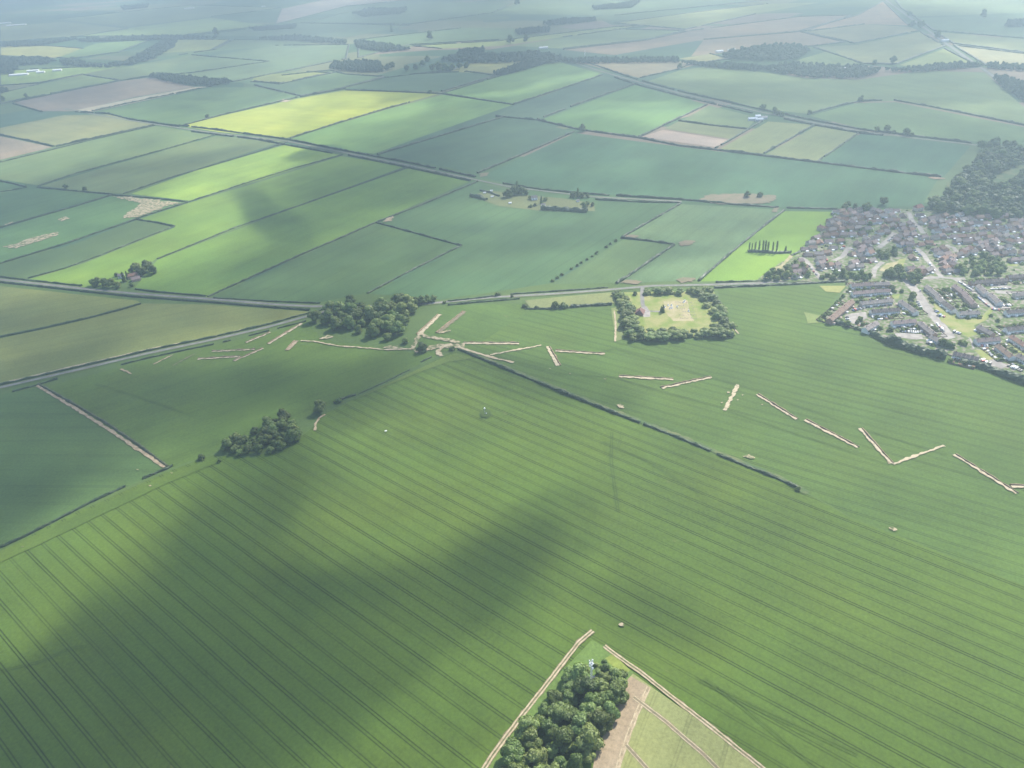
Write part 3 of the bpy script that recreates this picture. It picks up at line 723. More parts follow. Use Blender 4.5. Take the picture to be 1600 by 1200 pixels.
def build_clouds():
    xs = [-700 + i * 11 for i in range(270)]
    ys = [y for y in (-52, -40, -28, -18, -9)] + [i * 5 for i in range(0, 60)] + [300 + i * 9 for i in range(0, 130)]
    rows = []
    for y in ys:
        row = []
        for x in xs:
            hy = 600 - FOC * math.tan(PITCH) + (800 - x) * math.tan(ROLL)
            yy = max(y, hy + 40)
            gx, gy = G(x, yy)
            n = mnoise.fractal(Vector((gx * 0.0028, gy * 0.0028, 3.3)), 0.9, 2.1, 5)
            n2 = mnoise.noise(Vector((gx * 0.0011, gy * 0.0011, 7.7)))
            wx, wy = x + 26 * mnoise.noise(Vector((gx * 0.006, gy * 0.006, 1.1))), yy + 9 * mnoise.noise(Vector((gx * 0.006, gy * 0.006, 5.1)))
            c = cover_at(wx, wy)
            far = 1.3 if yy < 130 else 0.55
            c = c * (1 + 0.65 * n) + far * 0.35 * n2 * (c > 0.2)
            c = min(1.15, max(0.0, (c - 0.04) / 0.96))
            th = 1.0 + 150.0 * c
            k = (CLOUD_H + 25 * n2) / SUN.z
            ctr = Vector((gx, gy, 0)) + SUN * k
            row.append((ctr - SUN * th * 0.5 / SUN.z * 0.9, ctr + SUN * th * 0.5 / SUN.z * 0.9))
        rows.append(row)
    nx, ny = len(xs), len(rows)
    v = [r[i][s] for s in (0, 1) for r in rows for i in range(nx)]
    f = []
    N = nx * ny
    for s in (0, 1):
        for j in range(ny - 1):
            for i in range(nx - 1):
                a = s * N + j * nx + i
                q = (a, a + 1, a + nx + 1, a + nx)
                f.append(q if s == 0 else q[::-1])
    ring = [(0, i) for i in range(nx - 1)] + [(j, nx - 1) for j in range(ny - 1)] + [(ny - 1, i) for i in range(nx - 1, 0, -1)] + [(j, 0) for j in range(ny - 1, 0, -1)]
    idx = [j * nx + i for j, i in ring]
    for k in range(len(idx)):
        a, b = idx[k], idx[(k + 1) % len(idx)]
        f.append((a, N + a, N + b, b))
    me = bpy.data.meshes.new('clouds'); me.from_pydata([tuple(p) for p in v], [], f); me.update()
    bm = bmesh.new(); bm.from_mesh(me); bmesh.ops.recalc_face_normals(bm, faces=bm.faces); bm.to_mesh(me); bm.free()
    m = bpy.data.materials.new('cloud'); m.use_nodes = True; nt = m.node_tree
    for n in list(nt.nodes): nt.nodes.remove(n)
    out = nt.nodes.new('ShaderNodeOutputMaterial'); vol = nt.nodes.new('ShaderNodeVolumePrincipled')
    vol.inputs['Color'].default_value = (0.97, 0.975, 0.98, 1); vol.inputs['Density'].default_value = CLOUD_D
    vol.inputs['Anisotropy'].default_value = 0.5
    nt.links.new(vol.outputs[0], out.inputs['Volume'])
    me.materials.append(m)
    o = obj('clouds', me); o['kind'] = 'stuff'; o['label'] = 'broken grey cloud drifting above the fields'
CLOUD_D = 0.0205
build_clouds()

def build_haze():
    mb = MB(); mb.box(0, 9000, -1.0, 31000, 22000, 500.0)
    m = bpy.data.materials.new('haze'); m.use_nodes = True; nt = m.node_tree
    for n in list(nt.nodes): nt.nodes.remove(n)
    out = nt.nodes.new('ShaderNodeOutputMaterial'); vol = nt.nodes.new('ShaderNodeVolumePrincipled')
    vol.inputs['Color'].default_value = HAZE_C; vol.inputs['Density'].default_value = HAZE_D
    vol.inputs['Anisotropy'].default_value = HAZE_G
    nt.links.new(vol.outputs[0], out.inputs['Volume'])
    o = obj('haze', mb.mesh('haze', [m])); o['kind'] = 'stuff'; o['label'] = 'pale summer haze filling the air over the fields'
HAZE_C, HAZE_D, HAZE_G = (0.66, 0.87, 1.0, 1), 1.8e-4, 0.35
build_haze()
# ------------------------------------------------------------------ vegetation
def ico(sub):
    bm = bmesh.new(); bmesh.ops.create_icosphere(bm, subdivisions=sub, radius=1.0)
    v = np.array([x.co[:] for x in bm.verts]); f = [tuple(a.index for a in q.verts) for q in bm.faces]
    bm.free(); return v, f
ICO1, ICO2 = ico(1), ico(2)

def lobes_mesh(name, lobes, leaf, per, mat, seed, core=0.86):
    """crown: bumpy cores wrapped in many leaf-sized faces; lobes = (x, y, z, rx, rz)"""
    rr = np.random.RandomState(seed)
    V, F = [], []
    iv, jf = ICO2
    for (x, y, z, rx, rz) in lobes:
        b = len(V)
        for p in iv:
            k = core * (1 + 0.22 * mnoise.noise(Vector((p[0] * 1.9 + x, p[1] * 1.9 + y, p[2] * 1.9 + z))))
            V.append((x + p[0] * rx * k, y + p[1] * rx * k, z + p[2] * rz * k))
        F += [tuple(b + i for i in t) for t in jf]
    L = np.array(lobes)
    for li, (x, y, z, rx, rz) in enumerate(lobes):
        n = rr.normal(size=(int(per), 3)); n /= np.linalg.norm(n, axis=1)[:, None]
        for d in n:
            if d[2] < -0.55: continue
            k = rr.uniform(0.82, 1.12)
            p = np.array((x + d[0] * rx * k, y + d[1] * rx * k, z + d[2] * rz * k))
            q = (p - L[:, :3]) / np.stack([L[:, 3], L[:, 3], L[:, 4]], 1)
            dd = (q * q).sum(1); dd[li] = 9
            if dd.min() < 0.62: continue
            nn = d + rr.normal(size=3) * 0.34; nn /= np.linalg.norm(nn)
            t = np.cross(nn, rr.normal(size=3)); t /= np.linalg.norm(t); s = np.cross(nn, t)
            w = leaf * rr.uniform(0.6, 1.25)
            b = len(V)
            V += [tuple(p - t * w), tuple(p - s * w * 0.7), tuple(p + t * w), tuple(p + s * w * 0.7)]
            F.append((b, b + 1, b + 2, b + 3))
    me = bpy.data.meshes.new(name); me.from_pydata(V, [], F); me.materials.append(mat); me.update()
    return me

def trunk_mesh(h, r, limbs, seed):
    rr = random.Random(seed); mb = MB()
    mb.tube((0, 0, -0.3), (0, 0, h * 0.45), r, r * 0.75, 7); mb.tube((0, 0, h * 0.45), (rr.uniform(-.3, .3), rr.uniform(-.3, .3), h * 0.8), r * 0.75, r * 0.2, 6)
    for i in range(limbs):
        a = 2 * math.pi * i / max(1, limbs) + rr.uniform(-.5, .5); z = h * rr.uniform(.28, .5)
        mb.tube((0, 0, z), (math.cos(a) * h * .26, math.sin(a) * h * .26, z + h * .22), r * .5, r * .12, 5)
    return mb.mesh('trunk', [M['bark']])

def broad(seed, H=12.0, W=5.2, n=15, base=0.2):
    rr = random.Random(seed); L = []
    for i in range(n):
        z = rr.uniform(base, 0.93); a = i * 2.399 + rr.uniform(-.5, .5)
        prof = math.sin(math.pi * min(1, max(0.0, (z - base + 0.16) / (1.12 - base)))) ** 0.6
        d = W * prof * rr.uniform(0.35, 0.86)
        s = W * rr.uniform(0.30, 0.52)
        L.append((math.cos(a) * d, math.sin(a) * d, H * z * 0.93, s, s * rr.uniform(.75, 1.0)))
    L.append((0, 0, H * 0.55, W * 0.6, H * 0.32))
    return L
PROTO = {}
def proto(kind, lobes, leaf, per, h, r, limbs, seed, mat='leaf'):
    PROTO.setdefault(kind, []).append((lobes_mesh('crown', lobes, leaf, per, M[mat], seed), trunk_mesh(h, r, limbs, seed)))
for s in range(7): proto('broad', broad(s + 3, 12.0, 5.0 + 0.25 * (s % 3), 13 + s % 4), 0.62, 260, 12, 0.35, 5, s)
for s in range(3): proto('round', broad(s + 40, 8.0, 4.6, 12, 0.1), 0.55, 240, 8, 0.28, 4, s + 20)
for s in range(3):
    rr = random.Random(s + 70)
    proto('poplar', [(rr.uniform(-.3, .3), rr.uniform(-.3, .3), 1.6 + i * 1.25, (0.75 + 0.75 * math.sin(math.pi * (i + 1.2) / 14)) * rr.uniform(.8, 1.15), 1.25) for i in range(13)], 0.4, 60, 16, 0.25, 0, s + 30)
for s in range(3):
    rr = random.Random(s + 90)
    proto('conifer', [(rr.uniform(-.5, .5), rr.uniform(-.5, .5), 1.2 + i * 1.3, 3.0 * (1 - i / 10.5) * rr.uniform(.85, 1.1) + 0.3, 1.5) for i in range(10)], 0.45, 90, 13, 0.3, 0, s + 50)
for s in range(4): proto('shrub', broad(s + 60, 3.2, 2.3, 10, 0.05), 0.36, 110, 3.2, 0.12, 3, s + 60)

TONES = [('dark green', (0.094, 0.132, 0.032)), ('mid green', (0.130, 0.180, 0.046)), ('pale green', (0.168, 0.220, 0.066))]
NAME_OF = {'broad': 'broadleaf_tree', 'round': 'round_headed_tree', 'poplar': 'poplar_tree', 'conifer': 'conifer_tree', 'shrub': 'shrub'}
CAT_OF = {'shrub': 'shrub'}
def plant(kind, xy, size, tone, sx=1.0):
    cm, tm = R.choice(PROTO[kind])
    e = bpy.data.objects.new(NAME_OF[kind], None); C.objects.link(e)
    e.empty_display_size = 1
    e.location = (xy[0], xy[1], 0.0); e.rotation_euler = (0, 0, R.uniform(0, 6.28)); e.scale = (size * sx, size * sx, size)
    c = TONES[tone][1]; k = R.uniform(.82, 1.2)
    obj('crown', cm, e, (c[0] * k * R.uniform(.9, 1.12), c[1] * k, c[2] * k))
    if kind != 'shrub': obj('trunk', tm, e)
    return e
def size_word(s, lo=0.85, hi=1.15): return 'small ' if s < lo else 'tall ' if s > hi else ''
def tree(kind, xy, size, place, mark, mpt, tone=None, group=None, noun=None, sx=1.0, lo=0.85, hi=1.15):
    tone = R.choice((0, 0, 1, 1, 2, 2)) if tone is None else tone
    e = plant(kind, xy, size, tone, sx)
    noun = noun or {'broad': 'tree', 'round': 'rounded tree', 'poplar': 'poplar', 'conifer': 'pointed conifer', 'shrub': 'bush'}[kind]
    later(e, f"{size_word(size, lo, hi)}{TONES[tone][0]} {noun}", CAT_OF.get(kind, 'tree'), place, mark, mpt, group)
    return e

def inside(p, poly):
    c = False; n = len(poly); j = n - 1
    for i in range(n):
        if (poly[i][1] > p[1]) != (poly[j][1] > p[1]) and p[0] < (poly[j][0] - poly[i][0]) * (p[1] - poly[i][1]) / (poly[j][1] - poly[i][1]) + poly[i][0]: c = not c
        j = i
    return c
def scatter(poly_px, spacing, seed, tries=4000, nmax=999, avoid=None, world=False):
    rr = random.Random(seed); poly = poly_px if world else [G(*p) for p in poly_px]
    x0, x1 = min(p[0] for p in poly), max(p[0] for p in poly); y0, y1 = min(p[1] for p in poly), max(p[1] for p in poly)
    out = []
    for _ in range(tries):
        p = (rr.uniform(x0, x1), rr.uniform(y0, y1))
        if not inside(p, poly): continue
        if any((p[0] - q[0]) ** 2 + (p[1] - q[1]) ** 2 < spacing ** 2 for q in out): continue
        if avoid and avoid(p): continue
        out.append(p)
        if len(out) >= nmax: break
    return out

MAST = G(924, 1076)
# copse round the mast
for i, p in enumerate(scatter([(900, 1062), (950, 1062), (970, 1080), (955, 1118), (926, 1172), (904, 1215), (752, 1230), (812, 1165), (850, 1110), (872, 1080)], 8.2, 5)):
    s = R.choice((0.72, 0.9, 1.05, 1.15, 1.25))
    if math.hypot(p[0] - MAST[0], p[1] - MAST[1]) < 5: continue
    tree('broad' if R.random() < .8 else 'round', p, s, 'in the mast copse', 'the lattice mast', MAST, group='trees of the mast copse', sx=1.12)
for px, s in (((905, 1058), .75), ((946, 1054), .7), ((960, 1062), .75), ((972, 1072), .62), ((888, 1072), .72), ((914, 1052), .6), ((936, 1058), .55), ((972, 1056), 1.3), ((938, 1046), .9), ((930, 1040), .8), ((944, 1034), .7)):
    tree('broad' if s < .78 and px[1] > 1050 else 'shrub', G(*px), s, 'at the tip of the mast copse', 'the lattice mast', MAST, group='trees of the mast copse', sx=1.1)
# middle copse and the oak
COP = G(470, 680)
for i, p in enumerate(scatter([(345, 706), (372, 690), (405, 676), (425, 662), (440, 655), (462, 662), (470, 680), (462, 696), (430, 706), (385, 714)], 7.4, 8)):
    s = R.choice((0.55, 0.7, 0.8, 0.95))
    tree('broad' if R.random() < .7 else 'round', p, s, 'in the oval copse', 'the lone oak', G(500, 645), group='trees of the oval copse', sx=1.1)
tree('broad', G(446, 656), 1.1, 'standing up above the oval copse', '', COP, 0)
tree('broad', G(457, 690), 1.15, 'on the field edge of the oval copse', '', COP, 0, sx=1.15)
tree('broad', G(500, 644), 1.15, 'alone between the oval copse and the field hedge', '', COP, 0, noun='oak', sx=1.05)
tree('shrub', G(315, 717), 1.5, 'alone at the tail of the oval copse', '', COP, 0)
tree('shrub', G(530, 628), 1.6, 'at the hedge end above the lone oak', '', COP, 1)
tree('shrub', G(343, 722), .9, 'on the headland below the oval copse', '', COP, 1)
# wood at the fork
FORK = G(480, 492)
for i, p in enumerate(scatter([(487, 502), (520, 486), (545, 480), (600, 478), (640, 472), (648, 490), (634, 505), (622, 524), (606, 532), (580, 528), (548, 520), (515, 512)], 13.5, 21)):
    s = R.choice((0.85, 1.0, 1.2, 1.35, 1.5))
    tree('broad', p, s, 'in the fork wood', 'the road fork', FORK, group='trees of the wood at the fork', sx=1.12)
for px, s in (((650, 476), 0.95), ((660, 474), 1.0), ((670, 472), 0.9), ((678, 471), 0.8), ((640, 482), .9)):
    tree('broad', G(*px), s, 'in the roadside clump of the fork wood', 'the fork', FORK, group='trees of the wood at the fork')
tree('round', G(660, 549), 1.25, 'standing at the trench junction', '', FORK, 0, noun='dense round tree', sx=1.15)
tree('round', G(634, 536), .95, 'beside the round tree at the trench junction', '', FORK, 1)
tree('shrub', G(707, 547), 1.5, 'at the head of the long field hedge', '', FORK, 0)
# cemetery belt
CEM = G(1060, 490)
def belt(pts, sp, size, side, mk, mpt, seed, width=4.0):
    rr = random.Random(seed)
    for p, d in zip(*(lambda l: (l, offset_dirs(l)))(smooth_line([G(*q) for q in pts], sp))):
        q = p + d * rr.uniform(-width, width) + Vector((rr.uniform(-1.5, 1.5), rr.uniform(-1.5, 1.5)))
        tree(rr.choice(('broad', 'broad', 'round')), (q.x, q.y), size * rr.uniform(.82, 1.2), f"in the cemetery's {side} belt", mk, mpt, group='trees round the cemetery', sx=1.68, lo=size * .92, hi=size * 1.1)
belt([(988, 531), (1040, 530), (1090, 527), (1140, 524)], 8.6, .74, 'front', 'the mown strip', G(985, 530), 1, 2)
belt([(998, 523), (1050, 522), (1100, 519), (1132, 516)], 12, .62, 'inner front', 'the mown strip', G(985, 530), 2, 2)
belt([(965, 462), (972, 480), (978, 505), (984, 526)], 10, .82, 'lodge side', 'the main road', G(965, 460), 3, 2)
belt([(980, 470), (985, 490), (992, 520)], 12, .7, 'inner lodge', 'the main road', G(965, 460), 4, 2)
belt([(1010, 461), (1045, 460), (1080, 459), (1105, 459)], 10, .78, 'roadside', 'the gate', G(1004, 458), 5, 3)
belt([(1100, 458), (1112, 470), (1126, 490), (1140, 512)], 10, .8, 'town side', 'the main road', G(1105, 456), 6, 2)
belt([(1094, 462), (1106, 480), (1120, 500)], 13, .72, 'inner town', 'the main road', G(1105, 456), 7, 2)
tree('conifer', G(1036, 489), .8, 'beside the cemetery path', 'the lodge', G(1000, 488), 0)
tree('conifer', G(1033, 488), .6, 'beside the cemetery path', 'the lodge', G(1000, 488), 0)
tree('round', G(992, 462), .7, 'by the cemetery gate', '', CEM, 0)
for px, s, t in (((777, 462), 1.0, 'by the road midway between wood and cemetery'), ((695, 474), .7, 'by the road just past the fork wood'), ((820, 480), 1.0, 'at the corner of the dry meadow'), ((838, 482), .8, 'along the front of the dry meadow'), ((868, 481), 1.5, 'along the front of the dry meadow'), ((880, 481), 1.4, 'along the front of the dry meadow'), ((800, 464), .6, 'on the verge by the dry meadow')):
    tree('shrub', G(*px), s * 1.6, t, 'the fork wood', FORK, 0)
# poplars across the paddock
for i, x in enumerate((1170.5, 1174.5, 1179.5, 1185.5, 1191.5, 1195.5, 1199.5, 1207, 1213)):
    s = (.72, .72, .85, .95, 1.0, 1.0, .9, .9, .98)[i]
    tree('poplar', G(x, 392.5 + 0.25 * i - (0 if i else 1)), s, 'in the paddock row', 'the field end', G(1165, 392), 0, 'poplars across the paddock', lo=.75, hi=.94)
tree('conifer', G(1227, 394), .7, 'in the poplar row near the houses', '', CEM, 0)
# lime-field farm
FARM = G(200, 438)
for px, k, s, t in (((222, 430), 'broad', 1.35, 0), ((232, 424), 'broad', 1.4, 0), ((214, 424), 'broad', 1.2, 1), ((240, 428), 'broad', 1.2, 0), ((206, 426), 'round', 1.0, 0), ((195, 440), 'conifer', 1.1, 0), ((200, 436), 'conifer', 0.9, 0), ((146, 446), 'broad', .9, 1), ((156, 446), 'broad', 1.05, 2), ((166, 448), 'broad', 1.1, 1), ((176, 449), 'broad', 1.1, 1), ((186, 450), 'round', 1.1, 2), ((150, 448), 'round', .8, 0), ((206, 448), 'round', .7, 1), ((183, 432), 'round', .8, 0)):
    tree(k, G(*px), s, 'round the red-roofed farmhouse', 'the farmhouse', FARM, t, 'trees round the lime-field farm')
# tree-ringed farm
RING = G(840, 312)
for px, k, s, t in (((795, 308), 'broad', 1.3, 0), ((803, 305), 'broad', 1.5, 0), ((808, 303), 'conifer', 1.7, 0), ((815, 303), 'broad', 1.1, 0), ((822, 304), 'round', 1.1, 0), ((790, 308), 'broad', 1.0, 0), ((828, 311), 'round', .8, 1), ((846, 318), 'conifer', 1.0, 0), ((852, 314), 'round', .9, 1), ((895, 308), 'round', 1.2, 0), ((903, 308), 'conifer', 1.2, 0), ((909, 309), 'round', 1.1, 0), ((918, 309), 'round', .8, 0), ((912, 325), 'broad', .9, 1), ((918, 322), 'broad', .8, 1), ((926, 322), 'round', .8, 0), ((836, 322), 'shrub', 1.5, 0), ((829, 324), 'shrub', 1.6, 0)):
    tree(k, G(*px), s, 'round the ringed farm', 'the white house there', RING, t, 'trees round the ringed farm')
# lone trees about the distance
for px, k, s, t in (((104, 296), 'broad', 1.0, 'on the field corner above the striped field'), ((133, 297), 'round', 1.0, 'on the hedge above the striped field'), ((910, 206), 'broad', 1.5, 'on the hedge of the huge blue-green field'), ((1167, 308), 'broad', 1.0, 'on the bare brown patch'), ((1187, 308), 'round', 1.1, 'on the bare brown patch'), ((1324, 324), 'broad', .9, 'on the top edge of the town'), ((1336, 324), 'round', .9, 'on the top edge of the town'), ((1380, 320), 'broad', 1.2, 'on the top edge of the town'), ((1352, 330), 'broad', 1.3, 'on the top edge of the town'),
    ((1192, 172), 'broad', 1.3, 'by the white-roofed farm'), ((1210, 178), 'broad', 1.3, 'by the white-roofed farm'), ((1216, 180), 'round', 1.4, 'by the white-roofed farm'), ((1222, 182), 'round', 1.3, 'by the white-roofed farm'), ((1265, 178), 'round', 1.2, 'on the hedge above the upper road'), ((1345, 159), 'broad', 1.3, 'on the hedge above the upper road'), ((1370, 206), 'broad', 1.1, 'along the upper road'), ((1385, 207), 'broad', 1.4, 'along the upper road'), ((1396, 209), 'round', 1.0, 'along the upper road'), ((1415, 212), 'broad', 1.3, 'along the upper road'), ((1424, 213), 'round', 1.1, 'along the upper road'),
    ((605, 110), 'broad', 2.0, 'in the park beyond the road'), ((613, 108), 'broad', 2.2, 'in the park beyond the road'), ((636, 112), 'broad', 1.9, 'in the park beyond the road'), ((650, 108), 'round', 2.4, 'in the park beyond the road'), ((660, 104), 'broad', 1.7, 'in the park beyond the road'), ((676, 112), 'broad', 2.2, 'in the park beyond the road'), ((686, 110), 'broad', 2.3, 'in the park beyond the road'), ((696, 112), 'broad', 2.2, 'in the park beyond the road'), ((706, 110), 'broad', 2.0, 'in the park beyond the road'), ((668, 96), 'round', 2.4, 'in the park beyond the road'), ((718, 108), 'broad', 1.8, 'in the park beyond the road'), ((729, 106), 'round', 2.2, 'in the park beyond the road'),
    ((42, 154), 'broad', 1.4, 'on the edge of the big brown field'), ((6, 158), 'broad', 1.4, 'on the edge of the big brown field'), ((325, 185), 'round', 1.5, 'on the hedge above the yellow-green field'), ((672, 146), 'round', 1.4, 'on the hedge above the pale green field'), ((798, 68), 'broad', 2.6, 'far off beyond the park'), ((822, 64), 'round', 2.6, 'far off beyond the park'), ((672, 62), 'broad', 3.0, 'far off beyond the park'), ((808, 8), 'broad', 3.0, 'far off beyond the park'), ((338, 55), 'broad', 3.0, 'far off beyond the brown field'), ((612, 50), 'conifer', 2.4, 'far off beyond the brown field'), ((1424, 42), 'broad', 2.0, 'beside the far road'), ((1438, 44), 'broad', 2.4, 'beside the far road'), ((1420, 25), 'round', 2.4, 'beside the far road'), ((1464, 60), 'broad', 2.2, 'beside the far road'), ((1536, 28), 'broad', 2.6, 'in the far fields by the far road'), ((1395, 100), 'broad', 1.8, 'at the kink of the far hedge'), ((1366, 101), 'round', 1.8, 'at the kink of the far hedge'), ((1062, 108), 'broad', 1.5, 'at the end of the far tree belt')):
    tree(k, G(*px), s, t, 'the wood', G(700, 600), 0 if R.random() < .75 else 1, 'scattered hedgerow trees')
# dark wood above the town
WOODEDGE = G(1446, 325)
wood_px = [(1444, 330), (1452, 318), (1472, 312), (1486, 298), (1478, 286), (1500, 276), (1512, 262), (1524, 250), (1536, 240), (1600, 236), (1640, 240), (1640, 344), (1560, 342), (1500, 338)]
clear = [G(*p) for p in ((1545, 284), (1575, 264), (1600, 258), (1600, 272), (1570, 290), (1548, 294))]
structure(obj('wood_floor', poly_mesh('wood_floor', rough_outline([G(*p) for p in wood_px], 12, 3), M['verge']), loc=(0, 0, next_z())), 'shaded floor of the dark wood')
trees_w = scatter(wood_px, 14.0, 31, 9000, 82, avoid=lambda p: inside(p, clear))
trees_w.sort(key=lambda p: PX((p[0], p[1], 0))[1], reverse=True)
ROWN = ['fringe', 'second band', 'third band', 'fourth band', 'deepest band']
for i, p in enumerate(trees_w):
    s = R.choice((1.0, 1.2, 1.35, 1.5))
    tree('broad' if R.random() < .85 else 'round', p, s, f"in the dark wood's {ROWN[min(4, i * 5 // len(trees_w))]}", 'the field', (WOODEDGE[0] - 40, WOODEDGE[1]), 0, 'trees of the dark wood', lo=1.1, hi=1.4, sx=1.2)
WOODMASS = True
for px, s in (((1533, 234), 1.6), ((1542, 233), 1.4), ((1553, 232), 1.7), ((1570, 234), 1.5), ((1580, 234), 1.5), ((1590, 240), 1.4)):
    tree('broad', G(*px), s, "at the dark wood's road end", 'the road', G(1526, 227), 0, 'trees of the dark wood', lo=1.1, hi=1.55)

# ---- hedges
def hedge(px, label, h=2.0, w=2.2, gap=0.0, step=2.2, cat='hedge', tone=(0.034, 0.058, 0.020), seed=None, bush=0.0, world=False, z=0.0):
    line = smooth_line([p if world else G(*p) for p in px], step); ds = offset_dirs(line)
    sd = R.random() * 50 if seed is None else seed
    rr = np.random.RandomState(int(sd * 1000))
    mb = MB(); prev = None; lf = MB()
    prof = [(-1, 0), (-1.05, .45), (-.75, .9), (-.2, 1.08), (.35, 1.05), (.85, .8), (1.05, .4), (1, 0)]
    n = len(line)
    for i, (p, d) in enumerate(zip(line, ds)):
        k = 1 + 0.55 * mnoise.noise(Vector((p.x * 0.10, p.y * 0.10, sd))) + bush * max(0, mnoise.noise(Vector((p.x * 0.03, p.y * 0.03, sd + 9))))
        k = max(.35, k)
        if gap and mnoise.noise(Vector((p.x * 0.035, p.y * 0.035, sd + 3))) > 0.62 - gap: prev = None; continue
        cur = []
        for a, b in prof:
            jx, jz = rr.uniform(-.22, .22), rr.uniform(-.16, .16)
            c = p + d * ((a + jx) * w / 2 * (0.6 + 0.4 * k)) + Vector((rr.uniform(-.4, .4), rr.uniform(-.4, .4)))
            cur.append((c.x, c.y, z + max(0, (b + (jz if b else 0)) * h * k)))
        if prev:
            for q in range(len(prof) - 1): mb.quad((prev[q], cur[q], cur[q + 1], prev[q + 1]))
        else: mb.quad(cur)
        for q in range(3):
            a = rr.uniform(-1, 1); c = p + d * a * w / 2; zz = h * k * (1.0 - 0.35 * a * a) * rr.uniform(.75, 1.15); sz = rr.uniform(.25, .6)
            u = Vector(rr.normal(size=3)).normalized() * sz; v = u.orthogonal().normalized() * sz
            o3 = Vector((c.x, c.y, z + zz))
            mb.quad((o3 - u, o3 - v, o3 + u, o3 + v))
        prev = cur
    if not mb.v: return None
    k = R.uniform(.85, 1.15)
    o = obj('hedge', mb.mesh('hedge', [M['hedge']]), color=tuple(c * k for c in tone))
    return tag(o, label, cat)

hedge([(716, 546), (760, 564), (800, 581), (880, 614), (940, 638), (990, 657), (1000, 661)], 'long dark field hedge running down from the trench junction', 1.9, 2.6, bush=1.2)
hedge([(1006, 663), (1060, 684), (1110, 705)], 'middle length of the long field hedge', 1.9, 2.5, bush=.6)
hedge([(1120, 710), (1170, 730), (1215, 748), (1249, 764)], 'last length of the long field hedge, ending in the crop', 1.9, 2.5, bush=.6)
tree('shrub', G(1247, 766), 1.0, 'at the free end of the long field hedge', '', CEM, 0)
tree('shrub', G(886, 616), 1.1, 'midway along the long field hedge', '', CEM, 0)
hedge([(0, 856), (40, 838), (90, 812), (140, 786), (196, 760)], 'lower left field hedge, its longest length', 1.6, 2.2, bush=.5)
hedge([(224, 748), (262, 732), (270, 728)], 'short hedge stub at the foot of the soil track', 1.7, 2.4)
hedge([(60, 600), (110, 628), (165, 660), (215, 694), (262, 729)], 'steep hedge beside the soil track', 1.6, 2.2, tone=(0.060, 0.070, 0.028))
hedge([(522, 630), (540, 622), (556, 617)], 'dark hedge stub above the lone oak', 1.8, 2.4)
hedge([(560, 616), (600, 598), (640, 578)], 'thin low hedge along the green headland', 0.7, 1.0, gap=.1)
hedge([(658, 566), (668, 561), (674, 558)], 'tiny dark hedge under the trench junction', 1.2, 1.6)
# lane and main road hedges
def off_px(px, d): return [(x, y + d) for x, y in px]
hedge(off_px(R2, -4.2), 'hedge along the field side of the lane', 1.8, 2.6, gap=.02)
hedge([(20, 612), (58, 602), (90, 592)], 'hedge on the near side of the lane by the dark field', 1.6, 2.4)
hedge([(190, 570), (230, 560), (290, 547), (340, 537), (420, 517), (478, 502)], 'hedge on the near side of the lane up to the wood', 1.5, 2.2, gap=.05)
hedge([(-60, 427), (0, 433), (60, 440), (128, 447)], 'far side hedge of the main road by the grey strip field', 1.9, 2.6)
hedge([(-60, 434), (0, 441), (135, 456), (209, 464), (320, 472), (429, 481), (484, 485)], 'near side hedge of the main road along the barley', 2.0, 2.8)
hedge([(212, 452), (240, 456), (322, 463)], 'far side hedge of the main road below the lime field', 1.9, 2.6)
hedge([(334, 466), (420, 471), (500, 474)], 'far side hedge of the main road below the dark strip', 1.5, 2.2, gap=.1)
hedge([(700, 471), (740, 467), (790, 461), (860, 456), (950, 450)], 'far side hedge of the main road past the fork wood', 1.6, 2.4, gap=.06)
hedge([(700, 477), (740, 473), (790, 469), (812, 467)], 'near side hedge of the main road past the fork wood', 1.6, 2.4)
hedge([(892, 480), (920, 478), (956, 476)], 'thick dark hedge along the dry meadow', 2.8, 4.2)
hedge([(820, 483), (860, 483), (890, 481)], 'gappy hedge along the dry meadow', 1.6, 2.4, gap=.25)
hedge([(1118, 442), (1170, 440), (1204, 439)], 'far side hedge of the main road below the paddock', 2.0, 2.6)
hedge([(1116, 450), (1160, 448), (1230, 445), (1320, 440)], 'near side hedge of the main road between cemetery and town', 2.0, 2.8)
hedge([(0, 527), (70, 513), (140, 497), (190, 484), (220, 475)], 'hedge dividing the two barley fields', 1.9, 2.8)
# strip-field hedges
hedge([(-40, 421), (0, 412), (100, 382), (160, 361), (213, 343)], 'hedge above the grey strip field', 1.9, 2.8)
hedge([(213, 343), (245, 348), (273, 354)], 'short hedge closing the grey strip field', 2.1, 3.0)
hedge([(273, 354), (220, 374), (160, 398), (100, 420), (44, 435)], 'hedge between grey strip and lime field', 1.6, 2.4)
hedge([(246, 405), (300, 383), (370, 355), (440, 331), (540, 296), (641, 260)], 'hedge between the two lime fields', 1.6, 2.4)
hedge([(325, 464), (400, 430), (480, 394), (530, 373), (587, 348), (660, 320), (746, 284)], 'hedge below the lower lime field', 1.9, 2.6)
hedge([(588, 348), (640, 362), (680, 373), (721, 384)], 'hedge capping the dark strip field', 2.0, 2.8)
hedge([(721, 384), (680, 404), (640, 424), (574, 459)], 'hedge along the dark strip field down to the road', 1.9, 2.6)
hedge([(213, 342), (250, 330), (294, 316)], 'hedge below the big sandy patch', 2.0, 2.8)
hedge([(176, 305), (240, 310), (294, 316)], 'hedge above the big sandy patch', 1.9, 2.6)
hedge([(297, 315), (380, 288), (460, 263), (535, 242)], 'hedge above the upper lime field', 1.9, 2.6)
hedge([(193, 303), (260, 280), (320, 262), (400, 238), (450, 222)], 'hedge above the bright patchy strip field', 1.9, 2.6)
hedge([(60, 291), (120, 271), (175, 256), (260, 233), (336, 211)], 'hedge between the pair of grey-green fields', 2.2, 3.0)
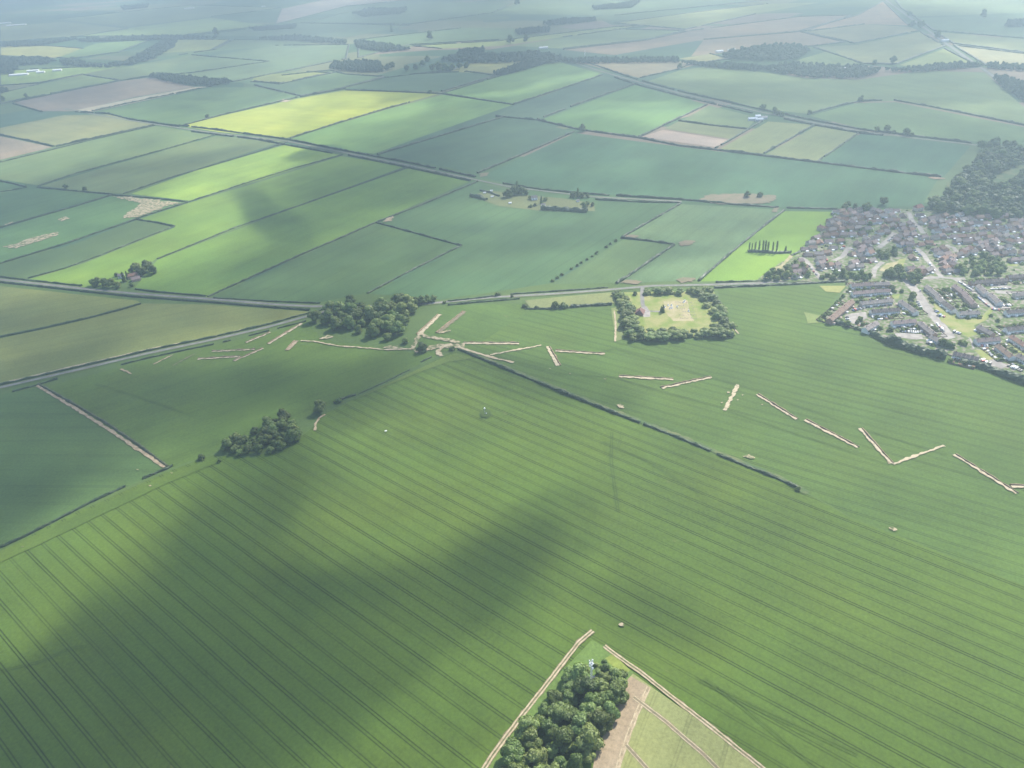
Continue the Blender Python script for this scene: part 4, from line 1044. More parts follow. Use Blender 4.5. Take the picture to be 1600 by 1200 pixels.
hedge([(-40, 265), (0, 254), (70, 237), (138, 220), (190, 208), (243, 196)], 'hedge above the pair of grey-green fields', 2.2, 3.2)
hedge([(58, 293), (110, 298), (176, 304)], 'hedge above the striped dark field', 2.2, 3.0)
hedge([(0, 283), (20, 287), (40, 292)], 'hedge stub left of the striped field', 2.2, 3.0)
hedge([(-40, 369), (0, 356), (60, 339), (120, 322), (174, 305)], 'hedge below the striped dark field', 2.2, 3.2)
hedge([(0, 300), (20, 297), (42, 293)], 'second hedge stub left of the striped field', 1.8, 2.6)
for px, lb in (
 ([(280, 196), (337, 203), (449, 218), (540, 236), (641, 255), (743, 277)], 'hedge on the far side of the slanting road, upper part'),
 ([(786, 287), (850, 297), (928, 304), (1064, 312), (1150, 320), (1225, 325), (1308, 327)], 'hedge carrying on from the slanting road to the town'),
 ([(545, 243), (641, 263), (735, 283)], 'hedge on the near side of the slanting road'),
 ([(300, 206), (400, 218), (520, 240)], 'near side hedge of the slanting road by the yellow field'),
 ([(930, 312), (1000, 316), (1064, 317)], 'near side hedge beyond the ringed farm'),
 ([(590, 242), (690, 212), (790, 182)], 'hedge between pale streaky field and slate field'),
 ([(746, 271), (820, 240), (897, 206)], 'hedge between slate field and huge blue-green field'),
 ([(775, 182), (840, 188), (905, 203), (1000, 216), (1060, 228), (1130, 236), (1178, 242), (1276, 254), (1390, 268), (1470, 277)], 'long hedge along the head of the huge blue-green field'),
 ([(452, 217), (530, 192), (597, 172), (640, 160)], 'hedge between yellow field and pale streaky field'),
 ([(283, 197), (350, 179), (466, 152), (540, 139)], 'hedge above the yellow-green field'),
 ([(540, 141), (630, 144), (692, 147), (750, 156), (803, 164)], 'hedge at the head of the pale streaky field'),
 ([(692, 146), (780, 119), (866, 94)], 'hedge above the thin sunny stripe'),
 ([(803, 163), (880, 138), (942, 117)], 'hedge below the thin sunny stripe'),
 ([(840, 187), (910, 160), (990, 132)], 'hedge between slate strip and plain green field'),
 ([(998, 215), (1050, 190), (1104, 164)], 'hedge at the side of the small pinkish field'),
 ([(1060, 189), (1110, 196), (1168, 202)], 'hedge across the small fields by the white-roofed farm'),
 ([(1118, 232), (1150, 214), (1190, 190)], 'hedge running down from the white-roofed farm'),
 ([(1194, 240), (1240, 214), (1273, 195)], 'hedge second from the white-roofed farm'),
 ([(1276, 253), (1310, 230), (1344, 206)], 'hedge third from the white-roofed farm'),
 ([(900, 92), (1000, 126), (1066, 144), (1192, 172), (1273, 189), (1347, 203), (1428, 213), (1526, 225)], 'hedge along the far side of the upper road'),
 ([(960, 121), (1000, 134), (1066, 151), (1175, 177)], 'hedge along the near side of the upper road'),
 ([(1225, 186), (1273, 196), (1347, 209), (1380, 212)], 'near side hedge of the upper road past the farm'),
 ([(1262, 179), (1300, 168), (1340, 159), (1378, 157)], 'wavy hedge above the upper road'),
 ([(1397, 157), (1450, 166), (1520, 180), (1600, 196), (1700, 216)], 'long hedge falling across the right-hand fields'),
 ([(20, 160), (120, 140), (189, 126)], 'hedge behind the big brown field'),
 ([(20, 162), (66, 175)], 'short hedge at the end of the big brown field'),
 ([(118, 175), (170, 178), (205, 187), (280, 198)], 'hedge above the dull olive field'),
 ([(144, 174), (232, 155), (330, 135)], 'hedge below the pale headland strip'),
 ([(0, 211), (40, 219), (84, 229)], 'hedge between olive and pinkish fields'),
 ([(88, 229), (165, 212), (240, 196)], 'hedge below the dull olive field'),
 ([(398, 127), (436, 132), (530, 112), (546, 90)], 'far hedge beside the long dark wood'),
 ([(470, 152), (530, 139), (600, 122), (700, 110)], 'far hedge above the yellow-green field'),
 ([(1000, 122), (1060, 108), (1080, 100)], 'hedge closing the dull pinkish field'),
 ([(970, 372), (1010, 376), (1052, 382)], 'dark hedge capping the small field of bushes'),
 ([(1064, 318), (1030, 338), (972, 371)], 'thin hedge up from the row of bushes'),
 ([(1053, 383), (1010, 412), (964, 443)], 'hedge down the side of the small field of bushes'),
 ([(1225, 329), (1185, 360), (1152, 387), (1118, 416), (1092, 439)], 'hedge down the side of the paddock'),
 ([(780, 307), (765, 301), (750, 298)], 'low hedge round the back of the ringed farm'),
):
    far_h = G(*px[0])[1] > 1500
    hedge(px, lb, 3.0 if far_h else 2.3, 3.8 if far_h else 3.2, step=4.0, gap=.05, bush=.9, tone=(0.030, 0.050, 0.018))
hedge([(735, 307), (748, 309), (760, 313)], 'dark clipped hedge block at the tail of the ringed farm', 5.0, 7.0, step=3)
hedge([(846, 327), (880, 329), (918, 331)], 'long dark conifer hedge in front of the ringed farm', 5.5, 7.5, step=3)
for i in range(14):
    f = i / 13
    if i in (3, 10): continue
    tree('shrub', G(962 - 98 * f + R.uniform(-1, 1), 377 + 63 * f), R.uniform(.8, 1.25), 'in the dotted field row', 'its top', G(972, 371), 0, 'dotted row of bushes', lo=.9, hi=1.1)
hedge([(1168, 393.5), (1190, 394), (1212, 396), (1236, 395)], 'thick dark hedge at the foot of the poplars', 3.2, 4.5, step=2)
for px, c in FARFIELDS:
    n = len(px); k = R.randrange(n)
    hedge([px[(k + q) % n] for q in range(max(2, n - 1))], 'dark hedge bounding one of the far fields', 3.2, 7.0, gap=.06, step=9.0, tone=(0.026, 0.044, 0.018))['group'] = 'hedges of the far patchwork'
# town edge hedge
hedge([(1290, 502), (1330, 510), (1360, 522), (1386, 536)], 'bushy town hedge, its upper third', 3.0, 4.5, bush=1.5)
hedge([(1386, 534), (1410, 542), (1440, 552), (1478, 560)], 'bushy town hedge, its middle third, thickest part', 5.0, 8.0, bush=1.0)
hedge([(1500, 566), (1540, 576), (1570, 588), (1610, 602)], 'bushy town hedge, its lower third', 4.0, 6.0, bush=1.0)
hedge([(1236, 400), (1262, 388), (1285, 364), (1308, 332)], 'dark hedge between paddock and houses', 2.4, 4.0)

# ---- distant woods that read as one mass
LIGHT = []
def woodland(px, h, label, seed=0, cell=9.0, color=(0.052, 0.088, 0.034)):
    poly = [G(*p) for p in px]; rr = random.Random(seed)
    area = abs(sum(poly[i][0] * poly[(i + 1) % len(poly)][1] - poly[(i + 1) % len(poly)][0] * poly[i][1] for i in range(len(poly)))) / 2
    cell = max(cell, math.sqrt(area / 260))
    pts = scatter(poly, cell, seed, 6000, 460, world=True)
    if not LIGHT:
        for q in range(4):
            me = lobes_mesh('light_crown', [(x / 5, y / 5, z / 12, a / 5, b / 12) for x, y, z, a, b in broad(q + 200, 12.0, 5.0, 8, 0.25)], 0.14, 34, M['leaf'], q + 9)
            v = np.empty(len(me.vertices) * 3, 'f'); me.vertices.foreach_get('co', v)
            LIGHT.append((v.reshape(-1, 3), [tuple(p.vertices) for p in me.polygons]))
    V, F, b = [], [], 0
    for x, y in pts:
        v, f = rr.choice(LIGHT); r = cell * rr.uniform(.55, .85); hh = h * rr.uniform(.75, 1.2); a = rr.uniform(0, 6.28)
        w = np.stack([x + r * (v[:, 0] * math.cos(a) - v[:, 1] * math.sin(a)), y + r * (v[:, 0] * math.sin(a) + v[:, 1] * math.cos(a)), np.maximum(0, v[:, 2] * hh)], 1)
        V += w.tolist(); F += [tuple(b + q for q in t) for t in f]; b += len(v)
    me = bpy.data.meshes.new('woodland'); me.from_pydata(V, [], F); me.materials.append(M['leaf']); me.update()
    o = obj('woodland', me, color=color); o['kind'] = 'stuff'; o['label'] = label
    return o
for i, (px, h, lb) in enumerate([
 ([(95, 98), (118, 94), (135, 102), (165, 104), (200, 98), (232, 80), (262, 62), (280, 60), (268, 76), (240, 92), (205, 103), (160, 107), (110, 104)], 16, 'long hooked wood in the far left distance'),
 ([(232, 120), (262, 119), (300, 124), (345, 128), (362, 131), (330, 135), (290, 133), (250, 126)], 16, 'dark wedge of wood above the brown field'),
 ([(0, 92), (60, 92), (88, 96), (70, 101), (30, 103), (18, 118), (5, 116)], 15, 'wood behind the white far farm'),
 ([(0, 69), (60, 66), (120, 62), (60, 72), (0, 74)], 15, 'thin wood at the far left'),
 ([(120, 63), (200, 59), (280, 58), (340, 60), (280, 62), (130, 66)], 15, 'far tree belt'),
 ([(405, 62), (460, 58), (540, 66), (540, 70), (470, 65)], 16, 'second far tree belt'),
 ([(515, 108), (524, 101), (560, 99), (594, 100), (598, 114), (556, 113)], 17, 'dense square wood beside the park'),
 ([(555, 66), (600, 70), (640, 78), (600, 82), (560, 76)], 14, 'hazy wood beyond the square wood'),
 ([(690, 96), (720, 86), (770, 88), (830, 84), (880, 92), (870, 100), (800, 98), (740, 100)], 16, 'wood along the far side of the park'),
 ([(716, 82), (755, 78), (756, 83), (722, 86)], 15, 'small wood above the park'),
 ([(772, 117), (800, 107), (852, 96), (858, 99), (806, 114), (776, 120)], 15, 'slanting row wood at the field head'),
 ([(870, 96), (930, 94), (1000, 94), (1056, 93), (1060, 98), (980, 99), (900, 100)], 14, 'tree belt beyond the upper road'),
 ([(806, 50), (830, 47), (858, 46), (858, 51), (810, 55)], 16, 'small dark far wood'),
 ([(848, 38), (880, 32), (930, 30), (930, 34), (860, 41)], 15, 'thin far wood'),
 ([(925, 13), (960, 10), (1000, 4), (985, 13), (930, 16)], 18, 'far wood at the very top'),
 ([(552, 22), (580, 16), (635, 15), (630, 22), (570, 27)], 18, 'long far wood at the top of the view'),
 ([(190, 12), (232, 8), (230, 12), (195, 16)], 18, 'far wood top left'),
 ([(390, 46), (425, 44), (462, 41), (460, 45), (400, 49)], 15, 'hazy wood strip far left'),
 ([(1126, 90), (1150, 82), (1200, 74), (1245, 74), (1262, 82), (1240, 94), (1190, 96), (1150, 94)], 16, 'wood round the far village'),
 ([(1062, 99), (1150, 103), (1190, 108), (1180, 112), (1100, 105)], 14, 'narrow belt below the far village'),
 ([(1190, 108), (1240, 104), (1340, 108), (1380, 112), (1340, 124), (1260, 122), (1210, 114)], 16, 'dense belt across the valley'),
 ([(1380, 112), (1440, 108), (1500, 102), (1540, 104), (1500, 108), (1430, 114)], 14, 'thin end of the valley belt'),
 ([(1540, 104), (1600, 106), (1660, 112), (1600, 112), (1545, 108)], 14, 'belt beyond the far road'),
 ([(1552, 124), (1575, 128), (1600, 140), (1640, 170), (1600, 160), (1575, 145)], 18, 'wood where the far road leaves the view'),
 ([(1570, 40), (1598, 36), (1600, 42), (1575, 44)], 20, 'dark far clump at the right'),
 ([(1452, 328), (1470, 318), (1490, 300), (1486, 288), (1510, 276), (1524, 258), (1545, 244), (1600, 240), (1640, 244), (1640, 256), (1598, 258), (1572, 264), (1545, 284), (1550, 294), (1570, 292), (1600, 274), (1640, 280), (1640, 340), (1560, 340), (1500, 336)], 13, 'dense understorey of the dark wood above the town'),
 ([(-20, 142), (0, 140), (14, 143), (0, 147), (-20, 148)], 14, 'clump at the left edge'),
]): woodland(px, h, lb, 100 + i, 12.0 if 'understorey' in lb else 9.0, (0.040, 0.066, 0.022) if 'understorey' in lb else (0.044, 0.074, 0.032))
# ------------------------------------------------------------------ mast, cemetery, farms, town
def rot2(a, x, y): return (x * math.cos(a) - y * math.sin(a), x * math.sin(a) + y * math.cos(a))

def lattice_mast():
    e = bpy.data.objects.new('lattice_mast', None); C.objects.link(e); e.location = (MAST[0], MAST[1], 0); e.rotation_euler = (0, 0, .4)
    H = 27.0
    leg = lambda i, z: Vector((math.cos(i * 2.0944) * (1.15 - .7 * z / H), math.sin(i * 2.0944) * (1.15 - .7 * z / H), z))
    for i in range(3):
        mb = MB(); mb.tube(leg(i, 0), leg(i, H), .09, .07, 6); obj('leg', mb.mesh('leg', [M['metal']]), e, (.42, .44, .45))
    mb = MB(); zs = [H * k / 13 for k in range(14)]
    for k in range(13):
        for i in range(3):
            j = (i + 1) % 3
            mb.tube(leg(i, zs[k]), leg(j, zs[k + 1]), .045, .045, 4); mb.tube(leg(j, zs[k]), leg(i, zs[k + 1]), .045, .045, 4); mb.tube(leg(i, zs[k + 1]), leg(j, zs[k + 1]), .045, .045, 4)
    obj('bracing', mb.mesh('bracing', [M['metal']]), e, (.42, .44, .45))
    mb = MB(); mb.tube((0, 0, H), (0, 0, H + 1.8), .05, .03, 5); obj('finial', mb.mesh('finial', [M['metal']]), e, (.5, .5, .5))
    for z in (25.6, 22.6):
        for i in range(3):
            a = i * 2.0944 + .3
            mb = MB(); mb.box(math.cos(a) * 1.25, math.sin(a) * 1.25, z - 1.1, .5, .34, 2.2, 0, a); mb.tube((0, 0, z), (math.cos(a) * 1.2, math.sin(a) * 1.2, z), .05, .05, 4)
            obj('antenna_panel', mb.mesh('antenna_panel', [M['white']]), e, (.78, .79, .8))
    for i, (z, r) in enumerate(((20.2, .75), (18.6, .6), (20.8, .5))):
        a = -1.2 + i * 1.7; c = Vector((math.cos(a) * 1.0, math.sin(a) * 1.0, z)); d = Vector((math.cos(a), math.sin(a), 0))
        mb = MB(); mb.tube(c, c + d * .35, r * .7, r, 12); mb.tube((0, 0, z), c, .05, .05, 4)
        obj('dish', mb.mesh('dish', [M['white']]), e, (.74, .75, .76))
    mb = MB(); mb.box(0, 0, 23.9, 2.3, 2.3, .12, 0, .3); obj('platform', mb.mesh('platform', [M['metal']]), e, (.4, .42, .43))
    tag(e, 'grey lattice telecom mast with white aerials rising from the copse tip', 'mast')
lattice_mast()
def cabin(xy, rz, label):
    mb = MB(); mb.box(0, 0, 0, 3.0, 2.4, 2.5); o = obj('equipment_cabin', mb.mesh('equipment_cabin', [M['wall']]), None, (.22, .26, .2), (xy[0], xy[1], 0), rz)
    mb = MB(); mb.box(0, 0, 2.5, 3.2, 2.6, .16); obj('roof', mb.mesh('roof', [M['wall']]), o, (.35, .35, .33))
    mb = MB(); mb.box(.6, -1.23, .1, .9, .06, 2.0); obj('door', mb.mesh('door', [M['wall']]), o, (.16, .2, .15))
    tag(o, label, 'cabin')
cabin(G(930, 1062), .4, 'green equipment cabin at the foot of the lattice mast')
def field_post():
    x, y = G(758, 648)
    mb = MB(); mb.box(0, 0, 0, 4.5, 3.2, .35, 0, .5); o = obj('weather_post', mb.mesh('weather_post', [M['stone']]), None, (.5, .5, .48), (x, y, 0))
    mb = MB(); mb.tube((0, 0, .3), (0, 0, 7.2), .16, .12, 8); obj('pole', mb.mesh('pole', [M['metal']]), o, (.3, .32, .33))
    mb = MB(); mb.box(0, 0, 7.2, 1.5, 1.5, 1.2, 0, .3, .6); obj('head', mb.mesh('head', [M['white']]), o, (.8, .8, .8))
    mb = MB(); mb.box(1.3, .2, .35, 1.0, 1.0, 1.5); obj('box', mb.mesh('box', [M['metal']]), o, (.26, .3, .33))
    tag(o, 'white topped post on a concrete pad out in the wheat', 'post')
field_post()
patch([(750, 645), (756, 640), (766, 642), (768, 650), (760, 654), (752, 652)], 'wheeling', 'trampled dark ring about the post in the wheat', 0.8, 1.5)
o = MB(); o.box(0, 0, 0, 2.2, 1.2, 1.0, 0, .4); x, y = G(603, 674)
tag(obj('water_trough', o.mesh('water_trough', [M['stone']]), None, (.62, .62, .58), (x, y, 0)), 'pale block lying alone in the wheat below the lone oak', 'trough')

ROOFS = [('brown', (.185, .128, .095)), ('grey', (.190, .165, .150)), ('red-brown', (.205, .122, .088)), ('mauve-grey', (.200, .150, .138)), ('dark', (.110, .092, .086))]
WALLS = [(.32, .20, .145), (.42, .30, .23), (.52, .45, .37), (.66, .64, .60), (.36, .24, .18)]
MESH = {}
def cached(key, fn):
    if key not in MESH: MESH[key] = fn()
    return MESH[key]
def gable_walls(L, D, e, r):
    mb = MB(); x, y = L / 2, D / 2
    mb.quad([(-x, -y, 0), (x, -y, 0), (x, -y, e), (-x, -y, e)]); mb.quad([(x, y, 0), (-x, y, 0), (-x, y, e), (x, y, e)])
    mb.quad([(x, -y, 0), (x, y, 0), (x, y, e), (x, 0, r), (x, -y, e)]); mb.quad([(-x, y, 0), (-x, -y, 0), (-x, -y, e), (-x, 0, r), (-x, y, e)])
    return mb.mesh('wall', [M['wall']])
def gable_roof(L, D, e, r, hip=0.0):
    mb = MB(); x, y = L / 2 + .3, D / 2 + .45; s = (r - e) / (D / 2); z0 = e - .45 * s + .06; t = .16; h = x * hip if hip < 1 else hip
    for zz, sg in ((0, 1), (t, 1)):
        a, b, c, d, p, q = (-x, -y, z0 + zz), (x, -y, z0 + zz), (x, y, z0 + zz), (-x, y, z0 + zz), (-x + h, 0, r + .06 + zz), (x - h, 0, r + .06 + zz)
        mb.quad([a, b, q, p]); mb.quad([c, d, p, q])
        if hip: mb.quad([b, c, q]); mb.quad([d, a, p])
    mb.quad([(-x, -y, z0), (x, -y, z0), (x, -y, z0 + t), (-x, -y, z0 + t)]); mb.quad([(x, y, z0), (-x, y, z0), (-x, y, z0 + t), (x, y, z0 + t)])
    if not hip:
        for sx in (-1, 1):
            mb.quad([(sx * x, -y, z0), (sx * x, 0, r + .06), (sx * x, 0, r + .06 + t), (sx * x, -y, z0 + t)]); mb.quad([(sx * x, y, z0), (sx * x, 0, r + .06), (sx * x, 0, r + .06 + t), (sx * x, y, z0 + t)])
    return mb.mesh('roof', [M['roof']])
def parapet(D, e, r):
    mb = MB(); y = D / 2 + .4; z0 = e - .4 * (r - e) / (D / 2)
    for sg in (-1, 1):
        a, b = (sg * y, z0 + .1), (0, r + .1)
        for x in (-.16, .16): mb.quad([(x, a[0], a[1]), (x, b[0], b[1]), (x, b[0], b[1] + .38), (x, a[0], a[1] + .38)])
        mb.quad([(-.16, a[0], a[1] + .38), (.16, a[0], a[1] + .38), (.16, b[0], b[1] + .38), (-.16, b[0], b[1] + .38)])
    return mb.mesh('party_parapet', [M['wall']])
def chimney_mesh():
    mb = MB(); mb.box(0, 0, -.9, .9, .6, 1.9); mb.box(0, 0, 1.0, 1.05, .75, .15); mb.tube((-.2, 0, 1.1), (-.2, 0, 1.5), .12, .1, 6); mb.tube((.2, 0, 1.1), (.2, 0, 1.5), .12, .1, 6)
    return mb.mesh('chimney', [M['wall']])
def window_mesh(w, h):
    mb = MB(); mb.box(0, -.03, -h / 2, w, .07, h, 0); mb.box(0, -.035, -h / 2 + .1, w - .18, .09, h - .2, 1)
    return mb.mesh('window', [M['white'], M['glass']])
def door_mesh():
    mb = MB(); mb.box(0, -.03, 0, .95, .07, 2.05); return mb.mesh('door', [M['wall']])
WHITE = (.72, .72, .70)
def house(xy, rz, L, D, e, r, roof, wall, hip=0.0, chim=(0.3,), wins=True, conserv=False, name='house', units=1, panel=None):
    o = obj(name, cached(('w', L, D, e, r), lambda: gable_walls(L, D, e, r)) if not hip else cached(('wb', L, D, e), lambda: (lambda mb: (mb.box(0, 0, 0, L, D, e), mb.mesh('wall', [M['wall']]))[1])(MB())), None, wall, (xy[0], xy[1], 0), rz)
    k = R.uniform(.85, 1.15)
    rf = obj('roof', cached(('r', L, D, e, r, hip), lambda: gable_roof(L, D, e, r, hip)), o, tuple(c * k for c in roof))
    for u in range(1, units if name == 'terrace' else 0):
        obj('party_parapet', cached(('pp', D, e, r), lambda: parapet(D, e, r)), rf, (.33, .27, .23), (-L / 2 + L * u / units, 0, 0))
    for c in chim: obj('chimney', cached('ch', chimney_mesh), rf, (.26, .17, .13), (c * L / 2, 0, r + .1))
    if wins:
        for s in (-1, 1):
            for u in range(units):
                ux = -L / 2 + L * (u + .5) / units; uw = L / units
                for zz, ww, xs in ((e * .76, 1.3, (-.24, .24)), (e * .3, 1.7, (-.2,))):
                    if e < 3.5 and zz > e * .5: zz = e * .55
                    for q in xs:
                        wo = obj('window', cached(('win', ww), lambda: window_mesh(ww, 1.15)), o, WHITE, (ux + q * uw, s * (D / 2), zz), 0 if s < 0 else math.pi)
                obj('door', cached('door', door_mesh), o, R.choice(((.5, .5, .5), (.2, .06, .05), (.05, .1, .18), (.3, .3, .28))), (ux + .27 * uw, s * D / 2, 0.02), 0 if s < 0 else math.pi)
                if units > 1 and s < 0 and u % 2 == 0: obj('extension', cached('ext', lambda: (lambda mb: (mb.box(0, 0, 0, 2.6, 2.4, 2.4), mb.box(0, 0, 2.4, 2.8, 2.6, .14), mb.mesh('extension', [M['wall']]))[2])(MB())), o, R.choice(((.62, .6, .56), (.45, .36, .3), (.7, .7, .68))), (ux - .25 * uw, -D / 2 - 1.22, 0))
                if panel and s < 0: obj('cladding_panel', cached(('pan', round(uw, 1)), lambda: (lambda mb: (mb.box(0, -.02, 0, uw * .8, .05, 1.3), mb.mesh('cladding_panel', [M['white']]))[1])(MB())), o, panel, (ux, -D / 2, e * .36))
    if conserv:
        mb = cached('cons', lambda: (lambda mb: (mb.box(0, 0, 0, 3.6, 3.0, 2.1), mb.box(0, 0, 2.1, 3.9, 3.3, .5, 0, 0, .55), mb.mesh('conservatory', [M['white']]))[2])(MB()))
        obj('conservatory', mb, o, (.78, .78, .77), (R.uniform(-.25, .25) * L, -D / 2 - 1.5, 0))
    return o

# town ground, streets, greens
structure(obj('town_ground', poly_mesh('town_ground', rough_outline([G(*p) for p in [(1309, 330), (1440, 327), (1600, 338), (1800, 420), (1800, 680), (1620, 604), (1560, 584), (1480, 554), (1385, 528), (1290, 502), (1300, 480), (1318, 456), (1325, 441), (1182, 441), (1196, 428), (1222, 410), (1240, 402), (1266, 388), (1286, 364)]], 9, 1.5), M['townground']), loc=(0, 0, next_z())), 'gardens and yards of the housing estate')
STREETS = [
 ([(390, 523), (345, 465), (300, 410), (272, 392)], 6.5, 'cul-de-sac near the main road hedge'),
 ([(470, 412), (520, 388), (548, 345)], 6.5, 'short pale close'),
 ([(548, 345), (560, 335), (575, 352)], 9, 'turning head of the short pale close'),
 ([(700, 512), (712, 460), (745, 430), (760, 420)], 6, 'street by the little green'),
 ([(735, 335), (790, 290), (830, 245)], 7.5, 'pale close in the estate'),
 ([(1000, 250), (975, 212), (935, 178), (912, 125)], 7, 'curving street up to the dark wood'),
 ([(1110, 512), (1060, 455), (1020, 405), (1002, 375), (960, 340)], 6.5, 'street down from the estate'),
 ([(1130, 320), (1180, 335), (1200, 360)], 6, 'short estate close'),
 ([(895, 525), (960, 600), (1010, 680), (1070, 752), (1152, 862)], 11, 'wide pale street past the green'),
 ([(1190, 522), (1270, 570), (1330, 622), (1400, 685), (1520, 698)], 7.5, 'street lined with parked cars'),
 ([(1430, 600), (1620, 606)], 9, 'broad pale street at the edge of the view'),
 ([(1390, 560), (1520, 570)], 7, 'service street behind the long terrace'),
 ([(894, 530), (1000, 516), (1110, 512), (1190, 520), (1250, 520)], 6.5, 'main road through the town'),
 ([(1152, 862), (1100, 885)], 7, 'end of the wide pale street'),
 ([(1140, 758), (1200, 812), (1280, 880), (1300, 940)], 1.8, 'pale footpath over the green'),
]
ROADLINES = []
for px, w, lb in STREETS:
    pts = [U(*p) for p in px]
    strip('street', pts, w, 'paving', lb, step=8, world=True)
    ROADLINES += [(p, w) for p in smooth_line(pts, 5)]
R1W = [(p, 8) for p in smooth_line([G(*p) for p in R1[12:]], 5)]
for mt, lb, px in (
 ('lawn', 'sunny green beside the wide street', [(1045, 640), (1100, 685), (1165, 715), (1215, 745), (1340, 752), (1400, 695), (1422, 700), (1372, 770), (1300, 800), (1322, 850), (1268, 872), (1180, 828), (1105, 776)]),
 ('lawn', 'small green behind the white-fronted terrace', [(1300, 945), (1390, 945), (1442, 1000), (1400, 1012), (1340, 985)]),
 ('drylawn', 'little dry green in the estate', [(738, 472), (780, 430), (840, 418), (862, 405), (850, 440), (770, 478)]),
 ('lawn', 'bright corner of the little green', [(855, 405), (898, 398), (880, 448), (840, 440)]),
 ('lawn', 'small bright lawn by the estate trees', [(1500, 428), (1562, 428), (1562, 446), (1500, 446)]),
 ('lawn', 'lawn by the first flats', [(812, 620), (862, 612), (850, 640), (815, 640)]),
 ('drylawn', 'dry bank at the paddock corner', [(62, 520), (72, 480), (112, 452), (152, 440), (210, 375), (224, 388), (160, 450), (152, 482), (110, 470), (80, 500)]),
 ('paving', 'pinkish parking court by the brown terrace', [(530, 742), (580, 728), (655, 718), (668, 752), (600, 792), (540, 782)]),
 ('paving', 'parking court beside the field hedge', [(825, 842), (990, 852), (1000, 880), (960, 884), (850, 872)]),
 ('paving', 'forecourt at the end of the wide street', [(1100, 852), (1172, 838), (1192, 872), (1110, 892)]),
 ('paving', 'yard of parked vans by the field hedge', [(1390, 1005), (1440, 1000), (1500, 1040), (1470, 1055), (1400, 1040)]),
 ('lawn', 'back lawns by the field hedge', [(1500, 900), (1560, 930), (1620, 990), (1600, 1010), (1540, 960)]),
): structure(obj('green' if 'lawn' in mt else 'car_park', poly_mesh('patch', rough_outline([U(*p) for p in px], 5, .5), M[mt]), loc=(0, 0, next_z())), lb)
PLACED = []
def clear_of(p, d):
    return all((p[0] - q[0]) ** 2 + (p[1] - q[1]) ** 2 > d * d for q in PLACED)
# terraces: ridge ends measured on the enlarged town, where they stand
TERR = [
 ((445, 752), (578, 640), 7, 0, 0, None, 'long brown terrace along the town edge'),
 ((572, 545), (700, 538), 5, 3, 3, None, 'terrace by the main road at the town corner'),
 ((705, 538), (800, 534), 4, 1, 4, None, 'grey terrace just inside the town corner'),
 ((580, 592), (700, 582), 5, 3, 3, 1, 'pale-fronted terrace behind the corner'),
 ((705, 580), (800, 576), 4, 3, 3, 1, 'second pale-fronted terrace behind the corner'),
 ((630, 652), (815, 634), 8, 1, 2, 1, 'long pale terrace between the two courts'),
 ((690, 700), (858, 688), 7, 4, 3, 1, 'dark-roofed terrace above the parked cars'),
 ((870, 640), (962, 706), 5, 1, 3, None, 'grey flats along the wide street, upper'),
 ((985, 768), (1072, 838), 5, 1, 4, None, 'grey flats along the wide street, lower'),
 ((815, 768), (955, 756), 6, 3, 3, 1, 'terrace facing the parking court'),
 ((655, 806), (725, 768), 4, 1, 3, None, 'short slanting terrace by the field hedge'),
 ((1025, 552), (1098, 612), 4, 1, 2, None, 'terrace opposite the dark bushes on the wide street'),
 ((1092, 618), (1125, 645), 2, 1, 3, None, 'pale gabled pair on the wide street'),
 ((1130, 648), (1190, 694), 3, 4, 3, 1, 'dark terrace by the green'),
 ((1190, 548), (1262, 602), 4, 3, 0, None, 'terrace backing on to the car-lined street'),
 ((1258, 606), (1310, 660), 3, 3, 1, None, 'brown pair above the white-fronted block'),
 ((1212, 712), (1335, 706), 5, 1, 3, 1, 'white-fronted block facing the green'),
 ((1282, 530), (1390, 520), 5, 4, 0, None, 'long dark terrace across the car-lined street, first half'),
 ((1395, 520), (1500, 512), 5, 4, 0, None, 'long dark terrace across the car-lined street, second half'),
 ((1505, 495), (1640, 486), 5, 4, 0, None, 'brick terrace in the far corner of the view'),
 ((1335, 548), (1385, 596), 3, 1, 3, None, 'gabled pair beyond the car-lined street'),
 ((1405, 600), (1462, 650), 3, 1, 3, None, 'grey pair at the bend of the car-lined street'),
 ((1495, 704), (1660, 692), 7, 4, 3, 1, 'dark terrace right of the parked cars'),
 ((1495, 806), (1660, 790), 7, 4, 3, 1, 'dark terrace below the other dark one'),
 ((1335, 790), (1420, 836), 4, 1, 4, None, 'pale gabled terrace behind the green'),
 ((1315, 874), (1455, 862), 6, 3, 3, 1, 'terrace at the foot of the green'),
 ((1450, 905), (1538, 974), 5, 0, 3, None, 'brown terrace slanting to the field hedge'),
 ((1185, 948), (1335, 984), 6, 4, 2, 1, 'white-fronted terrace right on the field hedge'),
 ((1530, 850), (1640, 920), 5, 2, 3, None, 'reddish terrace at the edge of the view'),
 ((1050, 850), (1100, 876), 2, 1, 3, None, 'low grey pair at the end of the wide street'),
 ((1545, 600), (1660, 594), 4, 1, 2, None, 'pale block beyond the broad street'),
 ((1570, 960), (1660, 1010), 3, 1, 3, None, 'last grey terrace by the lower hedge'),
]
for a, b, n, ri, wi, pan, lb in TERR:
    A, B = Vector(U(*a, 7.4)), Vector(U(*b, 7.4))
    if (B - A).x < 0: A, B = B, A
    L = round((B - A).length, 1); c = (A + B) / 2; d = (B - A)
    o = house((c.x, c.y), math.atan2(d.y, d.x), L, 7.4, 5.1, 7.4, ROOFS[ri][1], WALLS[wi], 0, [(-1 + 2 * (k + .5) / n) for k in range(n)][::2], True, False, 'terrace', n, (.74, .74, .73) if pan else None)
    tag(o, lb, 'terrace', 'terraces of the near estate')
    for k in range(n + 1): PLACED.append(tuple(A.lerp(B, k / n)))
